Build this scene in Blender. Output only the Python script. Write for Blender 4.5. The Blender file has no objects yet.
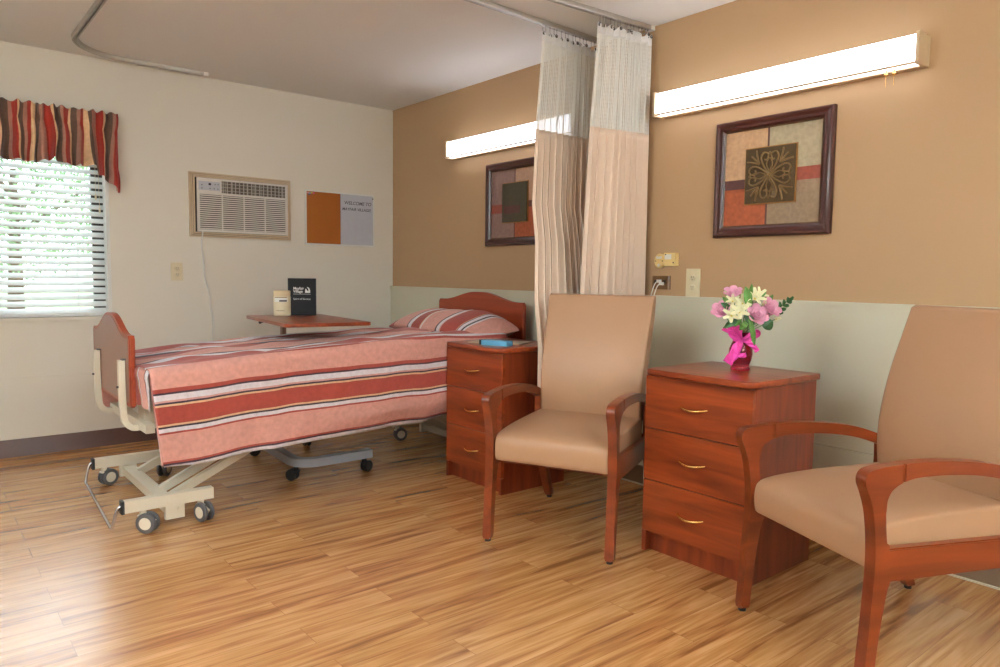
import bpy, bmesh, math, random
from math import sin, cos, pi, radians
from mathutils import Vector, Matrix, noise
random.seed(7)
C = bpy.context.scene.collection
SC = bpy.context.scene

# ---------------------------------------------------------------- camera, sky, lights, exposure
cd = bpy.data.cameras.new('camera'); cam = bpy.data.objects.new('camera', cd); C.objects.link(cam)
CX, CY, CZ, YAW, PIT, ROL, FPX = 5.1804, -3.1114, 1.1215, .8828, -.0788, .0129, 726.5
cd.sensor_width = 36; cd.lens = FPX * 36 / 1000; cd.clip_start = .05
fw = Vector((cos(PIT) * -sin(YAW), cos(PIT) * cos(YAW), sin(PIT)))
rt = Vector((cos(YAW), sin(YAW), 0)); up = rt.cross(fw)
r2 = rt * cos(ROL) + up * sin(ROL); u2 = -rt * sin(ROL) + up * cos(ROL)
cam.matrix_world = Matrix(((r2.x, u2.x, -fw.x, CX), (r2.y, u2.y, -fw.y, CY), (r2.z, u2.z, -fw.z, CZ), (0, 0, 0, 1)))
SC.camera = cam
SC.view_settings.view_transform = 'Standard'; SC.view_settings.look = 'None'
SC.view_settings.gamma = 1; SC.view_settings.use_curve_mapping = False
SC.view_settings.exposure = 0.25

W = bpy.data.worlds.new('sky'); SC.world = W; W.use_nodes = True
bg = W.node_tree.nodes['Background']; bg.inputs[0].default_value = (.80, .92, 1, 1); bg.inputs[1].default_value = 4.4

CEIL_FILL = 14      # watts of each added ceiling fill panel, unseen behind the camera
FAR_FILL = 165       # watts of the added fill lamp on the wall behind the camera
NEAR_FILL = 52       # watts of the added fill lamp on the near wall
WALL_LAMP = 3.8     # emission of the wall lamp diffusers

# ---------------------------------------------------------------- materials
def lin(c):
    return tuple(((x / 255) / 12.92 if x / 255 <= .04045 else ((x / 255 + .055) / 1.055) ** 2.4) for x in c)

def base_mat(name, col, rough=.5, spec=.5, metal=0):
    m = bpy.data.materials.new(name); m.use_nodes = True
    b = m.node_tree.nodes['Principled BSDF']
    b.inputs['Base Color'].default_value = (*lin(col), 1)
    b.inputs['Roughness'].default_value = rough
    b.inputs['Specular IOR Level'].default_value = spec
    b.inputs['Metallic'].default_value = metal
    return m, m.node_tree, b

def mat(name, col, rough=.5, spec=.5, metal=0, var=.06, scale=30, bump=.0, bscale=200, coat=0):
    """plain material with a little procedural colour variation and bump"""
    m, t, b = base_mat(name, col, rough, spec, metal)
    N = t.nodes; L = t.links
    tc = N.new('ShaderNodeTexCoord'); no = N.new('ShaderNodeTexNoise'); no.inputs['Scale'].default_value = scale
    no.inputs['Detail'].default_value = 4
    L.new(tc.outputs['Object'], no.inputs['Vector'])
    mx = N.new('ShaderNodeMix'); mx.data_type = 'RGBA'
    c = lin(col)
    mx.inputs[6].default_value = (*[x * (1 - var) for x in c], 1)
    mx.inputs[7].default_value = (*[min(1, x * (1 + var)) for x in c], 1)
    L.new(no.outputs[0], mx.inputs[0]); L.new(mx.outputs[2], b.inputs['Base Color'])
    if bump:
        n2 = N.new('ShaderNodeTexNoise'); n2.inputs['Scale'].default_value = bscale; n2.inputs['Detail'].default_value = 3
        L.new(tc.outputs['Object'], n2.inputs['Vector'])
        bp = N.new('ShaderNodeBump'); bp.inputs['Strength'].default_value = bump; bp.inputs['Distance'].default_value = .002
        L.new(n2.outputs[0], bp.inputs['Height']); L.new(bp.outputs[0], b.inputs['Normal'])
    if coat:
        b.inputs['Coat Weight'].default_value = coat; b.inputs['Coat Roughness'].default_value = .15
    return m

def wood(name, c1, c2, axis='Z', rough=.32, scale=1.0, coat=.2):
    m, t, b = base_mat(name, c1, rough)
    N = t.nodes; L = t.links
    tc = N.new('ShaderNodeTexCoord'); mp = N.new('ShaderNodeMapping')
    s = {'X': (1.2, 14, 14), 'Y': (14, 1.2, 14), 'Z': (14, 14, 1.6)}[axis]
    mp.inputs['Scale'].default_value = tuple(x * scale for x in s)
    L.new(tc.outputs['Object'], mp.inputs['Vector'])
    n1 = N.new('ShaderNodeTexNoise'); n1.inputs['Scale'].default_value = 1.3; n1.inputs['Detail'].default_value = 7
    n1.inputs['Distortion'].default_value = .9
    L.new(mp.outputs[0], n1.inputs['Vector'])
    r = N.new('ShaderNodeValToRGB'); r.color_ramp.elements[0].position = .3; r.color_ramp.elements[1].position = .7
    r.color_ramp.elements[0].color = (*lin(c2), 1); r.color_ramp.elements[1].color = (*lin(c1), 1)
    L.new(n1.outputs[0], r.inputs[0]); L.new(r.outputs[0], b.inputs['Base Color'])
    b.inputs['Coat Weight'].default_value = coat * .4; b.inputs['Coat Roughness'].default_value = .15; b.inputs['Specular IOR Level'].default_value = .35
    return m

def stripes(name, stops, lo, hi, rough=.8, uvi=1, wob=.004, glitter=0):
    """woven stripes along a UV coordinate given in metres"""
    m, t, b = base_mat(name, (200, 120, 100), rough, .2)
    N = t.nodes; L = t.links
    uv = N.new('ShaderNodeUVMap'); uv.uv_map = 'UVMap'
    sp = N.new('ShaderNodeSeparateXYZ'); L.new(uv.outputs[0], sp.inputs[0])
    mr = N.new('ShaderNodeMapRange'); mr.inputs['From Min'].default_value = lo; mr.inputs['From Max'].default_value = hi
    no = N.new('ShaderNodeTexNoise'); no.inputs['Scale'].default_value = 6; L.new(uv.outputs[0], no.inputs['Vector'])
    ma = N.new('ShaderNodeMath'); ma.operation = 'MULTIPLY_ADD'; ma.inputs[1].default_value = wob
    L.new(no.outputs[0], ma.inputs[0]); L.new(sp.outputs[uvi], ma.inputs[2]); L.new(ma.outputs[0], mr.inputs[0])
    r = N.new('ShaderNodeValToRGB'); cr = r.color_ramp; cr.interpolation = 'CONSTANT'
    els = [((p - lo) / (hi - lo), c) for p, c in stops]
    cr.elements[0].position = els[0][0]; cr.elements[0].color = (*lin(els[0][1]), 1)
    cr.elements[1].position = els[1][0]; cr.elements[1].color = (*lin(els[1][1]), 1)
    for p, c in els[2:]:
        e = cr.elements.new(p); e.color = (*lin(c), 1)
    L.new(mr.outputs[0], r.inputs[0])
    n2 = N.new('ShaderNodeTexNoise'); n2.inputs['Scale'].default_value = 45; n2.inputs['Detail'].default_value = 6
    L.new(uv.outputs[0], n2.inputs['Vector'])
    mr2 = N.new('ShaderNodeMapRange'); mr2.inputs['To Min'].default_value = .72; mr2.inputs['To Max'].default_value = 1.24
    L.new(n2.outputs[0], mr2.inputs[0])
    mx = N.new('ShaderNodeMix'); mx.data_type = 'RGBA'; mx.blend_type = 'MULTIPLY'; mx.inputs[0].default_value = 1
    L.new(r.outputs[0], mx.inputs[6]); L.new(mr2.outputs[0], mx.inputs[7]); L.new(mx.outputs[2], b.inputs['Base Color'])
    b.inputs['Sheen Weight'].default_value = .15
    return m

def floor_mat():
    m, t, b = base_mat('vinyl_plank', (190, 130, 75), .3)
    N = t.nodes; L = t.links
    tc = N.new('ShaderNodeTexCoord'); sp = N.new('ShaderNodeSeparateXYZ'); L.new(tc.outputs['Object'], sp.inputs[0])
    cb = N.new('ShaderNodeCombineXYZ'); L.new(sp.outputs[1], cb.inputs[0]); L.new(sp.outputs[0], cb.inputs[1])
    br = N.new('ShaderNodeTexBrick'); br.inputs['Scale'].default_value = 1; br.inputs['Brick Width'].default_value = .92
    br.inputs['Row Height'].default_value = .118; br.inputs['Mortar Size'].default_value = .0009; br.inputs['Mortar Smooth'].default_value = .4
    br.inputs['Color1'].default_value = (0, 0, 0, 1); br.inputs['Color2'].default_value = (1, 1, 1, 1); br.offset = .37; br.inputs['Bias'].default_value = 0
    L.new(cb.outputs[0], br.inputs['Vector'])
    mul = N.new('ShaderNodeMath'); mul.operation = 'MULTIPLY'; mul.inputs[1].default_value = 9; L.new(br.outputs['Color'], mul.inputs[0])
    def grain(sx, sy, sc, det, dist):
        c2 = N.new('ShaderNodeCombineXYZ')
        a = N.new('ShaderNodeMath'); a.operation = 'MULTIPLY'; a.inputs[1].default_value = sx; L.new(sp.outputs[0], a.inputs[0])
        d = N.new('ShaderNodeMath'); d.operation = 'MULTIPLY'; d.inputs[1].default_value = sy; L.new(sp.outputs[1], d.inputs[0])
        L.new(a.outputs[0], c2.inputs[0]); L.new(d.outputs[0], c2.inputs[1]); L.new(mul.outputs[0], c2.inputs[2])
        n = N.new('ShaderNodeTexNoise'); n.inputs['Scale'].default_value = sc; n.inputs['Detail'].default_value = det
        n.inputs['Distortion'].default_value = dist; L.new(c2.outputs[0], n.inputs['Vector']); return n
    g1 = grain(20, 1.5, 1, 6, 1.2); g2 = grain(90, 3, 1, 4, .3); g3 = grain(9, .9, 1, 3, 2.0)
    r = N.new('ShaderNodeValToRGB'); cr = r.color_ramp
    cr.elements[0].position = .28; cr.elements[0].color = (*lin((138, 88, 46)), 1)
    cr.elements[1].position = .72; cr.elements[1].color = (*lin((214, 162, 108)), 1)
    e = cr.elements.new(.42); e.color = (*lin((176, 120, 68)), 1)
    e = cr.elements.new(.55); e.color = (*lin((196, 142, 86)), 1)
    ad = N.new('ShaderNodeMath'); ad.operation = 'MULTIPLY_ADD'; ad.inputs[1].default_value = .45
    sb = N.new('ShaderNodeMath'); sb.operation = 'SUBTRACT'; sb.inputs[1].default_value = .5; L.new(g2.outputs[0], sb.inputs[0])
    L.new(sb.outputs[0], ad.inputs[0]); L.new(g1.outputs[0], ad.inputs[2])
    ad2 = N.new('ShaderNodeMath'); ad2.operation = 'MULTIPLY_ADD'; ad2.inputs[1].default_value = .34
    sb2 = N.new('ShaderNodeMath'); sb2.operation = 'SUBTRACT'; sb2.inputs[1].default_value = .5; L.new(g3.outputs[0], sb2.inputs[0])
    L.new(sb2.outputs[0], ad2.inputs[0]); L.new(ad.outputs[0], ad2.inputs[2])
    ad3 = N.new('ShaderNodeMath'); ad3.operation = 'MULTIPLY_ADD'; ad3.inputs[1].default_value = .05
    sb3 = N.new('ShaderNodeMath'); sb3.operation = 'SUBTRACT'; sb3.inputs[1].default_value = .5; L.new(br.outputs['Color'], sb3.inputs[0])
    L.new(sb3.outputs[0], ad3.inputs[0]); L.new(ad2.outputs[0], ad3.inputs[2])
    L.new(ad3.outputs[0], r.inputs[0])
    mx = N.new('ShaderNodeMix'); mx.data_type = 'RGBA'; L.new(br.outputs['Fac'], mx.inputs[0])
    mx.inputs[7].default_value = (*lin((140, 90, 50)), 1); L.new(r.outputs[0], mx.inputs[6]); L.new(mx.outputs[2], b.inputs['Base Color'])
    bp = N.new('ShaderNodeBump'); bp.inputs['Strength'].default_value = .12; bp.inputs['Distance'].default_value = .001
    L.new(g2.outputs[0], bp.inputs['Height']); L.new(bp.outputs[0], b.inputs['Normal'])
    b.inputs['Roughness'].default_value = .27; b.inputs['Specular IOR Level'].default_value = 1.0; b.inputs['Coat Weight'].default_value = .5; b.inputs['Coat Roughness'].default_value = .22
    return m

def mesh_net_mat():
    m, t, b = base_mat('curtain_netting', (250, 247, 240), .8, .2)
    N = t.nodes; L = t.links
    uv = N.new('ShaderNodeUVMap'); uv.uv_map = 'UVMap'
    sp = N.new('ShaderNodeSeparateXYZ'); L.new(uv.outputs[0], sp.inputs[0])
    def mth(op, a, bb=None, c=None):
        n = N.new('ShaderNodeMath'); n.operation = op
        for i, x in enumerate((a, bb, c)):
            if x is None: continue
            if isinstance(x, (int, float)): n.inputs[i].default_value = x
            else: L.new(x, n.inputs[i])
        return n.outputs[0]
    k = 2 * pi / .0135
    su = mth('SINE', mth('MULTIPLY', mth('ADD', sp.outputs[0], sp.outputs[1]), k))
    sv = mth('SINE', mth('MULTIPLY', mth('SUBTRACT', sp.outputs[0], sp.outputs[1]), k))
    hole = mth('GREATER_THAN', mth('MULTIPLY', su, sv), .55)
    al = mth('SUBTRACT', 1, mth('MULTIPLY', hole, .95))
    L.new(al, b.inputs['Alpha'])
    return m

M = {}
M['cream_wall'] = mat('cream_paint', (234, 226, 212), .6, .3, var=.015, scale=2, bump=.15, bscale=150)
M['tan_wall'] = mat('tan_paint', (180, 145, 108), .55, .35, var=.015, scale=2, bump=.15, bscale=150)
M['panel'] = mat('sage_panel', (212, 207, 186), .5, .4, var=.015, scale=2, bump=.1, bscale=150)
M['ceiling'] = mat('ceiling_paint', (238, 237, 234), .8, .2, var=.01, scale=2, bump=.2, bscale=120)
M['base'] = mat('baseboard_vinyl', (96, 68, 60), .45, .4)
M['floor'] = floor_mat()
M['cherry'] = wood('cherry_laminate', (158, 70, 32), (104, 38, 16), 'X', .28)
M['cherry_v'] = wood('cherry_laminate_side', (140, 58, 28), (98, 34, 16), 'Z', .28)
M['cherry_gap'] = mat('shadow_gap', (60, 22, 12), .7)
M['bed_board'] = wood('bed_board_laminate', (160, 66, 34), (132, 48, 24), 'X', .35)
M['bed_board_out'] = mat('glare_tinted_laminate', (138, 98, 80), .38, .5)  # greyer brown carries the reflected window and pale room
M['chair_wood'] = wood('honey_cherry_wood', (130, 56, 24), (96, 37, 14), 'Y', .28, .8, .35)
M['vinyl'] = mat('tan_vinyl', (172, 131, 99), .42, .4, var=.03, scale=8, bump=.08, bscale=300)
M['rubber'] = mat('black_rubber', (22, 20, 20), .6)
M['greyrub'] = mat('grey_rubber', (84, 80, 80), .5)
M['beige_metal'] = mat('beige_powder_coat', (224, 212, 190), .35, .5, var=.02)
M['grey_metal'] = mat('grey_powder_coat', (150, 152, 160), .4, .5, var=.02)
M['chrome'] = mat('chrome', (200, 200, 205), .15, .5, 1)
M['alu'] = mat('satin_aluminium', (196, 194, 188), .45, .5, 1)
M['brass'] = mat('polished_brass', (236, 196, 120), .2, .5, 1)
M['white_pl'] = mat('white_plastic', (236, 234, 228), .4)
M['cream_pl'] = mat('cream_plastic', (226, 212, 178), .4)
M['yell_pl'] = mat('yellowed_plastic', (236, 206, 140), .4)
M['ac_pl'] = mat('air_conditioner_plastic', (222, 214, 206), .45)
M['ac_dark'] = mat('grille_shadow', (84, 70, 58), .8)
M['ac_mid'] = mat('louver_plastic', (168, 160, 150), .5)
M['trimw'] = mat('beige_painted_trim', (205, 180, 148), .45, .4, var=.03)
M['trim_shade'] = mat('trim_shadow_line', (104, 68, 46), .6)  # brown shadow lines between the trim steps, painted as thin rings
M['black'] = mat('black_cover', (24, 22, 25), .6, .25)
M['dark'] = mat('dark_slot', (40, 32, 26), .6)
M['cork'] = mat('cork', (160, 92, 40), .9, .1, var=.18, scale=120)
M['wboard'] = mat('whiteboard_enamel', (196, 196, 204), .25)
M['slat'] = mat('blind_slat', (232, 232, 230), .4); M['sash'] = mat('dark_window_sash', (60, 54, 52), .5)
M['curtain'] = mat('peach_curtain_cloth', (255, 230, 210), .85, .15, var=.03, scale=40, bump=.1, bscale=400)
M['net'] = mesh_net_mat()
_m = M['curtain']; _n = _m.node_tree.nodes; _l = _m.node_tree.links; _tr = _n.new('ShaderNodeBsdfTranslucent'); _tr.inputs[0].default_value = (*lin((254, 238, 222)), 1)
_mx = _n.new('ShaderNodeMixShader'); _mx.inputs[0].default_value = .08; _l.new(_n['Principled BSDF'].outputs[0], _mx.inputs[1]); _l.new(_tr.outputs[0], _mx.inputs[2]); _l.new(_mx.outputs[0], _n['Material Output'].inputs[0])
M['hem'] = mat('white_header_tape', (246, 244, 242), .8, .2)
M['lampbox'] = mat('lamp_housing', (214, 186, 150), .45)
M['frame'] = mat('mahogany_frame', (66, 26, 20), .28, .6, var=.15, scale=60)
M['bead'] = mat('bronze_beading', (96, 70, 46), .4, .5, .5, var=.3, scale=200)
M['bronze'] = mat('bronze_plaque', (84, 64, 38), .45, .5, .45, var=.25, scale=60)
M['bronze_hi'] = mat('bronze_relief', (128, 100, 62), .4, .5, .5, var=.2, scale=80)
M['olive'] = mat('olive_plaque', (76, 68, 50), .5, .4, .2, var=.3, scale=60)
M['gold'] = mat('gold_edge', (158, 110, 52), .4, .5, .4)
def art(n, c, v=.3): M[n] = mat(n, c, .55, .3, var=v, scale=55)
art('art_tan', (196, 156, 120)); art('art_stone', (172, 156, 128)); art('art_rust', (164, 84, 52), .45); art('art_taupe', (146, 122, 98))
art('art_red', (150, 76, 60), .35); art('art_plum', (92, 56, 52)); art('art_mauve', (140, 110, 102)); art('art_rose', (176, 140, 116))
M['paper'] = mat('paper', (206, 186, 160), .7, .3)
M['ink'] = mat('ink', (70, 66, 76), .6)
M['leaf'] = mat('leaf_green', (88, 132, 54), .45, .4, var=.3, scale=50)
M['leaf2'] = mat('dark_leaf', (52, 92, 46), .45, .4, var=.3, scale=50)
M['stem'] = mat('stem_green', (96, 130, 60), .5)
M['rose'] = mat('pink_petal', (242, 176, 202), .6, .2, var=.1, scale=40)
M['lily'] = mat('cream_petal', (240, 236, 196), .6, .2, var=.06, scale=60)
M['lilyc'] = mat('yellow_centre', (222, 196, 70), .6)
M['ribbon'] = mat('magenta_ribbon', (236, 74, 172), .5, .4, var=.15, scale=90)
M['blue'] = mat('light_blue_box', (104, 178, 214), .4)
M['navy'] = mat('dark_blue_print', (52, 50, 96), .4)

g, gt, gb = base_mat('ruby_glass', (196, 30, 62), .04)
gb.inputs['Transmission Weight'].default_value = .92; gb.inputs['IOR'].default_value = 1.45; M['ruby'] = g
g, gt, gb = base_mat('window_glass', (255, 255, 255), .0)
gt.nodes.remove(gb); tr = gt.nodes.new('ShaderNodeBsdfTransparent'); gl = gt.nodes.new('ShaderNodeBsdfGlossy'); gl.inputs['Roughness'].default_value = .02
mxs = gt.nodes.new('ShaderNodeMixShader'); mxs.inputs[0].default_value = .06
gt.links.new(tr.outputs[0], mxs.inputs[1]); gt.links.new(gl.outputs[0], mxs.inputs[2])
gt.links.new(mxs.outputs[0], gt.nodes['Material Output'].inputs[0]); M['glass'] = g

def emit(name, col, s):
    m, t, b = base_mat(name, col, .4)
    b.inputs['Emission Color'].default_value = (*lin(col), 1); b.inputs['Emission Strength'].default_value = s; return m
M['lamp_on'] = emit('lit_diffuser', (240, 244, 255), WALL_LAMP)
M['fill_on'] = emit('lit_fill_diffuser', (240, 244, 255), 5)  # glow of the added fill lamps

PK, RD, BK, WH, PK2, TN, MV = (210, 150, 136), (158, 66, 54), (60, 44, 54), (224, 216, 220), (208, 156, 150), (220, 178, 140), (166, 78, 68)
M['quilt'] = stripes('striped_bedspread', [(-1.7, PK), (-1.0, WH), (-.95, MV), (-.82, WH), (-.785, BK), (-.765, PK), (-.62, WH), (-.585, BK), (-.565, MV), (-.44, PK),
    (-.28, BK), (-.262, WH), (-.22, MV), (-.06, WH), (-.035, RD), (-.022, PK), (.085, RD), (.098, BK), (.105, WH), (.134, PK2), (.142, BK), (.148, TN), (.159, RD), (.240, TN), (.249, BK), (.256, WH), (.274, RD), (.281, PK),
    (.398, RD), (.412, BK), (.420, WH)], -1.7, .5)
M['sham'] = stripes('striped_pillow_sham', [(-.1, RD), (.12, PK), (.30, BK), (.315, WH), (.35, RD), (.45, TN), (.46, WH), (.47, PK), (.63, BK), (.645, WH), (.68, PK2), (.69, RD), (.82, TN), (.828, BK), (.835, WH), (.855, BK), (.863, WH), (.875, PK)], -.1, 1.3)
VR, VB, VT, VM = (158, 46, 34), (98, 72, 58), (230, 190, 146), (166, 116, 98)
vs = []; p = -.1; seq = [(VR, .05), (VT, .02), (VB, .045), (VM, .035), (VR, .03), (VT, .045), (VB, .03), (VM, .04), (VR, .06), (VT, .025), (VB, .07), (VM, .03)]
rep = [(x, c) for x, c in []]
pos = 0; vstops = []
for c, w in seq: vstops.append((pos, c)); pos += w * .72
M['valance'] = stripes('striped_valance_cloth', vstops, 0, pos, .8, 0, .0)
_t = M['valance'].node_tree   # repeat the stripe sequence along the cloth
_mr = [n for n in _t.nodes if n.type == 'MAP_RANGE' and n.inputs['From Max'].default_value == pos or (n.type == 'MAP_RANGE' and abs(n.inputs['From Max'].default_value - pos) < 1e-5)][0]
_mr.clamp = False
_fr = _t.nodes.new('ShaderNodeMath'); _fr.operation = 'FRACT'
_rp = [n for n in _t.nodes if n.type == 'VALTORGB'][0]
_t.links.new(_mr.outputs[0], _fr.inputs[0]); _t.links.new(_fr.outputs[0], _rp.inputs[0])

# ---------------------------------------------------------------- mesh helpers
class MB:
    def __init__(s): s.bm = bmesh.new(); s.mats = []; s.uv = s.bm.loops.layers.uv.new('UVMap')
    def mi(s, m):
        if m is None: return 0
        if m not in s.mats: s.mats.append(m)
        return s.mats.index(m)
    def box(s, x0, x1, y0, y1, z0, z1, bev=0, m=None, seg=2, rot=None, bevz=None):
        v = [s.bm.verts.new((x, y, z)) for x in (x0, x1) for y in (y0, y1) for z in (z0, z1)]
        fs = [s.bm.faces.new([v[i] for i in f]) for f in ((0, 1, 3, 2), (4, 6, 7, 5), (0, 4, 5, 1), (2, 3, 7, 6), (0, 2, 6, 4), (1, 5, 7, 3))]
        k = s.mi(m)
        for f in fs: f.material_index = k
        new = set(v)
        if bevz:
            es = {e for f in fs for e in f.edges if abs(e.verts[0].co.z - e.verts[1].co.z) > 1e-6 and bevz[1](e.verts[0].co)}
            r = bmesh.ops.bevel(s.bm, geom=list(es), offset=bevz[0], segments=6, affect='EDGES', profile=.5)
            new |= set(r['verts'])
        if bev:
            vv = {x for x in new if x.is_valid}
            es = {e for x in vv for e in x.link_edges if e.is_valid and (len(e.link_faces) == 2 and e.calc_face_angle(0) > .8)}
            r = bmesh.ops.bevel(s.bm, geom=list(es), offset=bev, segments=seg, affect='EDGES', profile=.5)
            new |= set(r['verts'])
        new = [x for x in new if x.is_valid]
        if rot is not None:
            for x in new: x.co = rot @ x.co
        return new
    def faces(s, vs, fs, m=None, uv=None):
        v = [s.bm.verts.new(p) for p in vs]; k = s.mi(m)
        for f in fs:
            try: ff = s.bm.faces.new([v[i] for i in f])
            except ValueError: continue
            ff.material_index = k
            if uv:
                for l, i in zip(ff.loops, f): l[s.uv].uv = uv[i]
        return v
    def tube(s, pts, r=.01, seg=10, m=None, caps=True, ell=None, closed=False):
        pts = [Vector(p) for p in pts]; n = len(pts)
        rs = r if isinstance(r, (list, tuple)) else [r] * n
        vs = []; prev = None
        for i, p in enumerate(pts):
            if closed: d = (pts[(i + 1) % n] - pts[i - 1])
            else: d = (pts[min(i + 1, n - 1)] - pts[max(i - 1, 0)])
            d.normalize()
            if prev is None:
                a = Vector((0, 0, 1)) if abs(d.z) < .9 else Vector((1, 0, 0)); prev = d.cross(a).normalized()
            prev = (prev - d * prev.dot(d)).normalized(); q = d.cross(prev)
            for j in range(seg):
                t = 2 * pi * j / seg
                e = ell or (1, 1)
                vs.append(p + (prev * cos(t) * e[0] + q * sin(t) * e[1]) * rs[i])
        fs = []
        for i in range(n if closed else n - 1):
            i2 = (i + 1) % n
            for j in range(seg):
                j2 = (j + 1) % seg; fs.append((i * seg + j, i * seg + j2, i2 * seg + j2, i2 * seg + j))
        if caps and not closed: fs += [tuple(reversed(range(seg))), tuple((n - 1) * seg + j for j in range(seg))]
        return s.faces(vs, fs, m)
    def bar(s, pts, w, h, m=None, bev=.003):
        """square section swept along points (w sideways, h upwards)"""
        pts = [Vector(p) for p in pts]; n = len(pts); vs = []
        for i, p in enumerate(pts):
            d = (pts[min(i + 1, n - 1)] - pts[max(i - 1, 0)]).normalized()
            side = d.cross(Vector((0, 0, 1)))
            if side.length < .05: side = Vector((1, 0, 0))
            side.normalize(); u = side.cross(d).normalized()
            for a, b in ((-1, -1), (1, -1), (1, 1), (-1, 1)):
                c = .18
                vs.append(p + side * a * w / 2 + u * b * h / 2)
        fs = []
        for i in range(n - 1):
            for j in range(4):
                j2 = (j + 1) % 4; fs.append((i * 4 + j, i * 4 + j2, i * 4 + 4 + j2, i * 4 + 4 + j))
        fs += [(3, 2, 1, 0), tuple((n - 1) * 4 + j for j in range(4))]
        v = s.faces(vs, fs, m)
        if bev:
            es = {e for x in v for e in x.link_edges if len(e.link_faces) == 2 and e.calc_face_angle(0) > .9}
            bmesh.ops.bevel(s.bm, geom=list(es), offset=bev, segments=2, affect='EDGES')
    def lathe(s, prof, seg=24, c=(0, 0, 0), m=None, axis='Z', sx=1, sy=1, cap=True):
        vs = []
        for r, z in prof:
            for j in range(seg):
                t = 2 * pi * j / seg; a, b = r * cos(t) * sx, r * sin(t) * sy
                p = {'Z': (a, b, z), 'Y': (a, z, b), 'X': (z, a, b)}[axis]
                vs.append(Vector(c) + Vector(p))
        fs = []
        for i in range(len(prof) - 1):
            for j in range(seg):
                j2 = (j + 1) % seg; fs.append((i * seg + j, i * seg + j2, (i + 1) * seg + j2, (i + 1) * seg + j))
        if cap: fs += [tuple(reversed(range(seg))), tuple((len(prof) - 1) * seg + j for j in range(seg))]
        return s.faces(vs, fs, m)
    def prism(s, outline, lo, hi, axis='X', m=None, bev=0, seg=2):
        """outline: 2D polygon; axis: extrusion direction"""
        def P(a, b, t): return {'X': (t, a, b), 'Y': (a, t, b), 'Z': (a, b, t)}[axis]
        n = len(outline)
        vs = [P(a, b, lo) for a, b in outline] + [P(a, b, hi) for a, b in outline]
        fs = [tuple(range(n)), tuple(reversed(range(n, 2 * n)))] + [(i, i + n, (i + 1) % n + n, (i + 1) % n) for i in range(n)]
        v = s.faces(vs, fs, m)
        if bev:
            cap = {f for x in v for f in x.link_faces if len(f.verts) == n and n > 4} or {f for x in v for f in x.link_faces}
            es = {e for f in cap for e in f.edges}
            bmesh.ops.bevel(s.bm, geom=list(es), offset=bev, segments=seg, affect='EDGES')
        return v
    def grid(s, f, nu, nv, m=None, uvf=None):
        vs = []; uv = []
        for i in range(nu + 1):
            for j in range(nv + 1):
                vs.append(f(i / nu, j / nv)); uv.append(uvf(i / nu, j / nv) if uvf else (i / nu, j / nv))
        fs = [(i * (nv + 1) + j, (i + 1) * (nv + 1) + j, (i + 1) * (nv + 1) + j + 1, i * (nv + 1) + j + 1) for i in range(nu) for j in range(nv)]
        return s.faces(vs, fs, m, uv)
    def ball(s, c, r, m=None, nu=12, nv=8, sc=(1, 1, 1)):
        pr = [(max(1e-4, r * sin(pi * i / nv)), -r * cos(pi * i / nv) * sc[2]) for i in range(nv + 1)]
        return s.lathe(pr, nu, c, m, sx=sc[0], sy=sc[1])
    def build(s, name, parent=None, m=None, ang=40, loc=None, rz=0, recalc=True, merge=True):
        if merge: bmesh.ops.remove_doubles(s.bm, verts=s.bm.verts, dist=1e-6)
        if recalc: bmesh.ops.recalc_face_normals(s.bm, faces=s.bm.faces)
        me = bpy.data.meshes.new(name)
        for f in s.bm.faces: f.smooth = True
        s.bm.to_mesh(me); s.bm.free()
        me.set_sharp_from_angle(angle=radians(ang))
        for x in ([m] if m and not s.mats else s.mats): me.materials.append(x)
        o = bpy.data.objects.new(name, me); C.objects.link(o)
        if parent: o.parent = parent
        if loc: o.location = loc
        o.rotation_euler.z = rz
        return o

def tag(o, label, cat, group=None):
    o['label'] = label; o['category'] = cat
    if group: o['group'] = group
    return o
def thing(name, label, cat, loc=(0, 0, 0), rz=0, group=None):
    o = bpy.data.objects.new(name, None); C.objects.link(o); o.empty_display_size = .1
    o.location = loc; o.rotation_euler.z = rz; return tag(o, label, cat, group)
def struct(o): o['kind'] = 'structure'; return o
def solid(o, t, off=0):
    md = o.modifiers.new('thickness', 'SOLIDIFY'); md.thickness = t; md.offset = off; return o
def copy_tree(o, parent=None):
    c = o.copy(); C.objects.link(c)
    if parent: c.parent = parent
    for ch in [x for x in bpy.data.objects if x.parent == o]: copy_tree(ch, c)
    return c
def smooth_path(pts, k=6):
    pts = [Vector(p) for p in pts]; out = []
    for i in range(len(pts) - 1):
        p0 = pts[max(i - 1, 0)]; p1 = pts[i]; p2 = pts[i + 1]; p3 = pts[min(i + 2, len(pts) - 1)]
        for j in range(k):
            t = j / k
            out.append(.5 * ((2 * p1) + (p2 - p0) * t + (2 * p0 - 5 * p1 + 4 * p2 - p3) * t * t + (3 * p1 - p0 - 3 * p2 + p3) * t ** 3))
    out.append(pts[-1]); return out
def s2(pts, k=5): return [(p.x, p.y) for p in smooth_path([(a, b, 0) for a, b in pts], k)]
def interp(tab, x):
    if x <= tab[0][0]: return tab[0][1]
    for (a, b), (c, d) in zip(tab, tab[1:]):
        if x <= c: return b + (d - b) * (x - a) / (c - a)
    return tab[-1][1]
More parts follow.
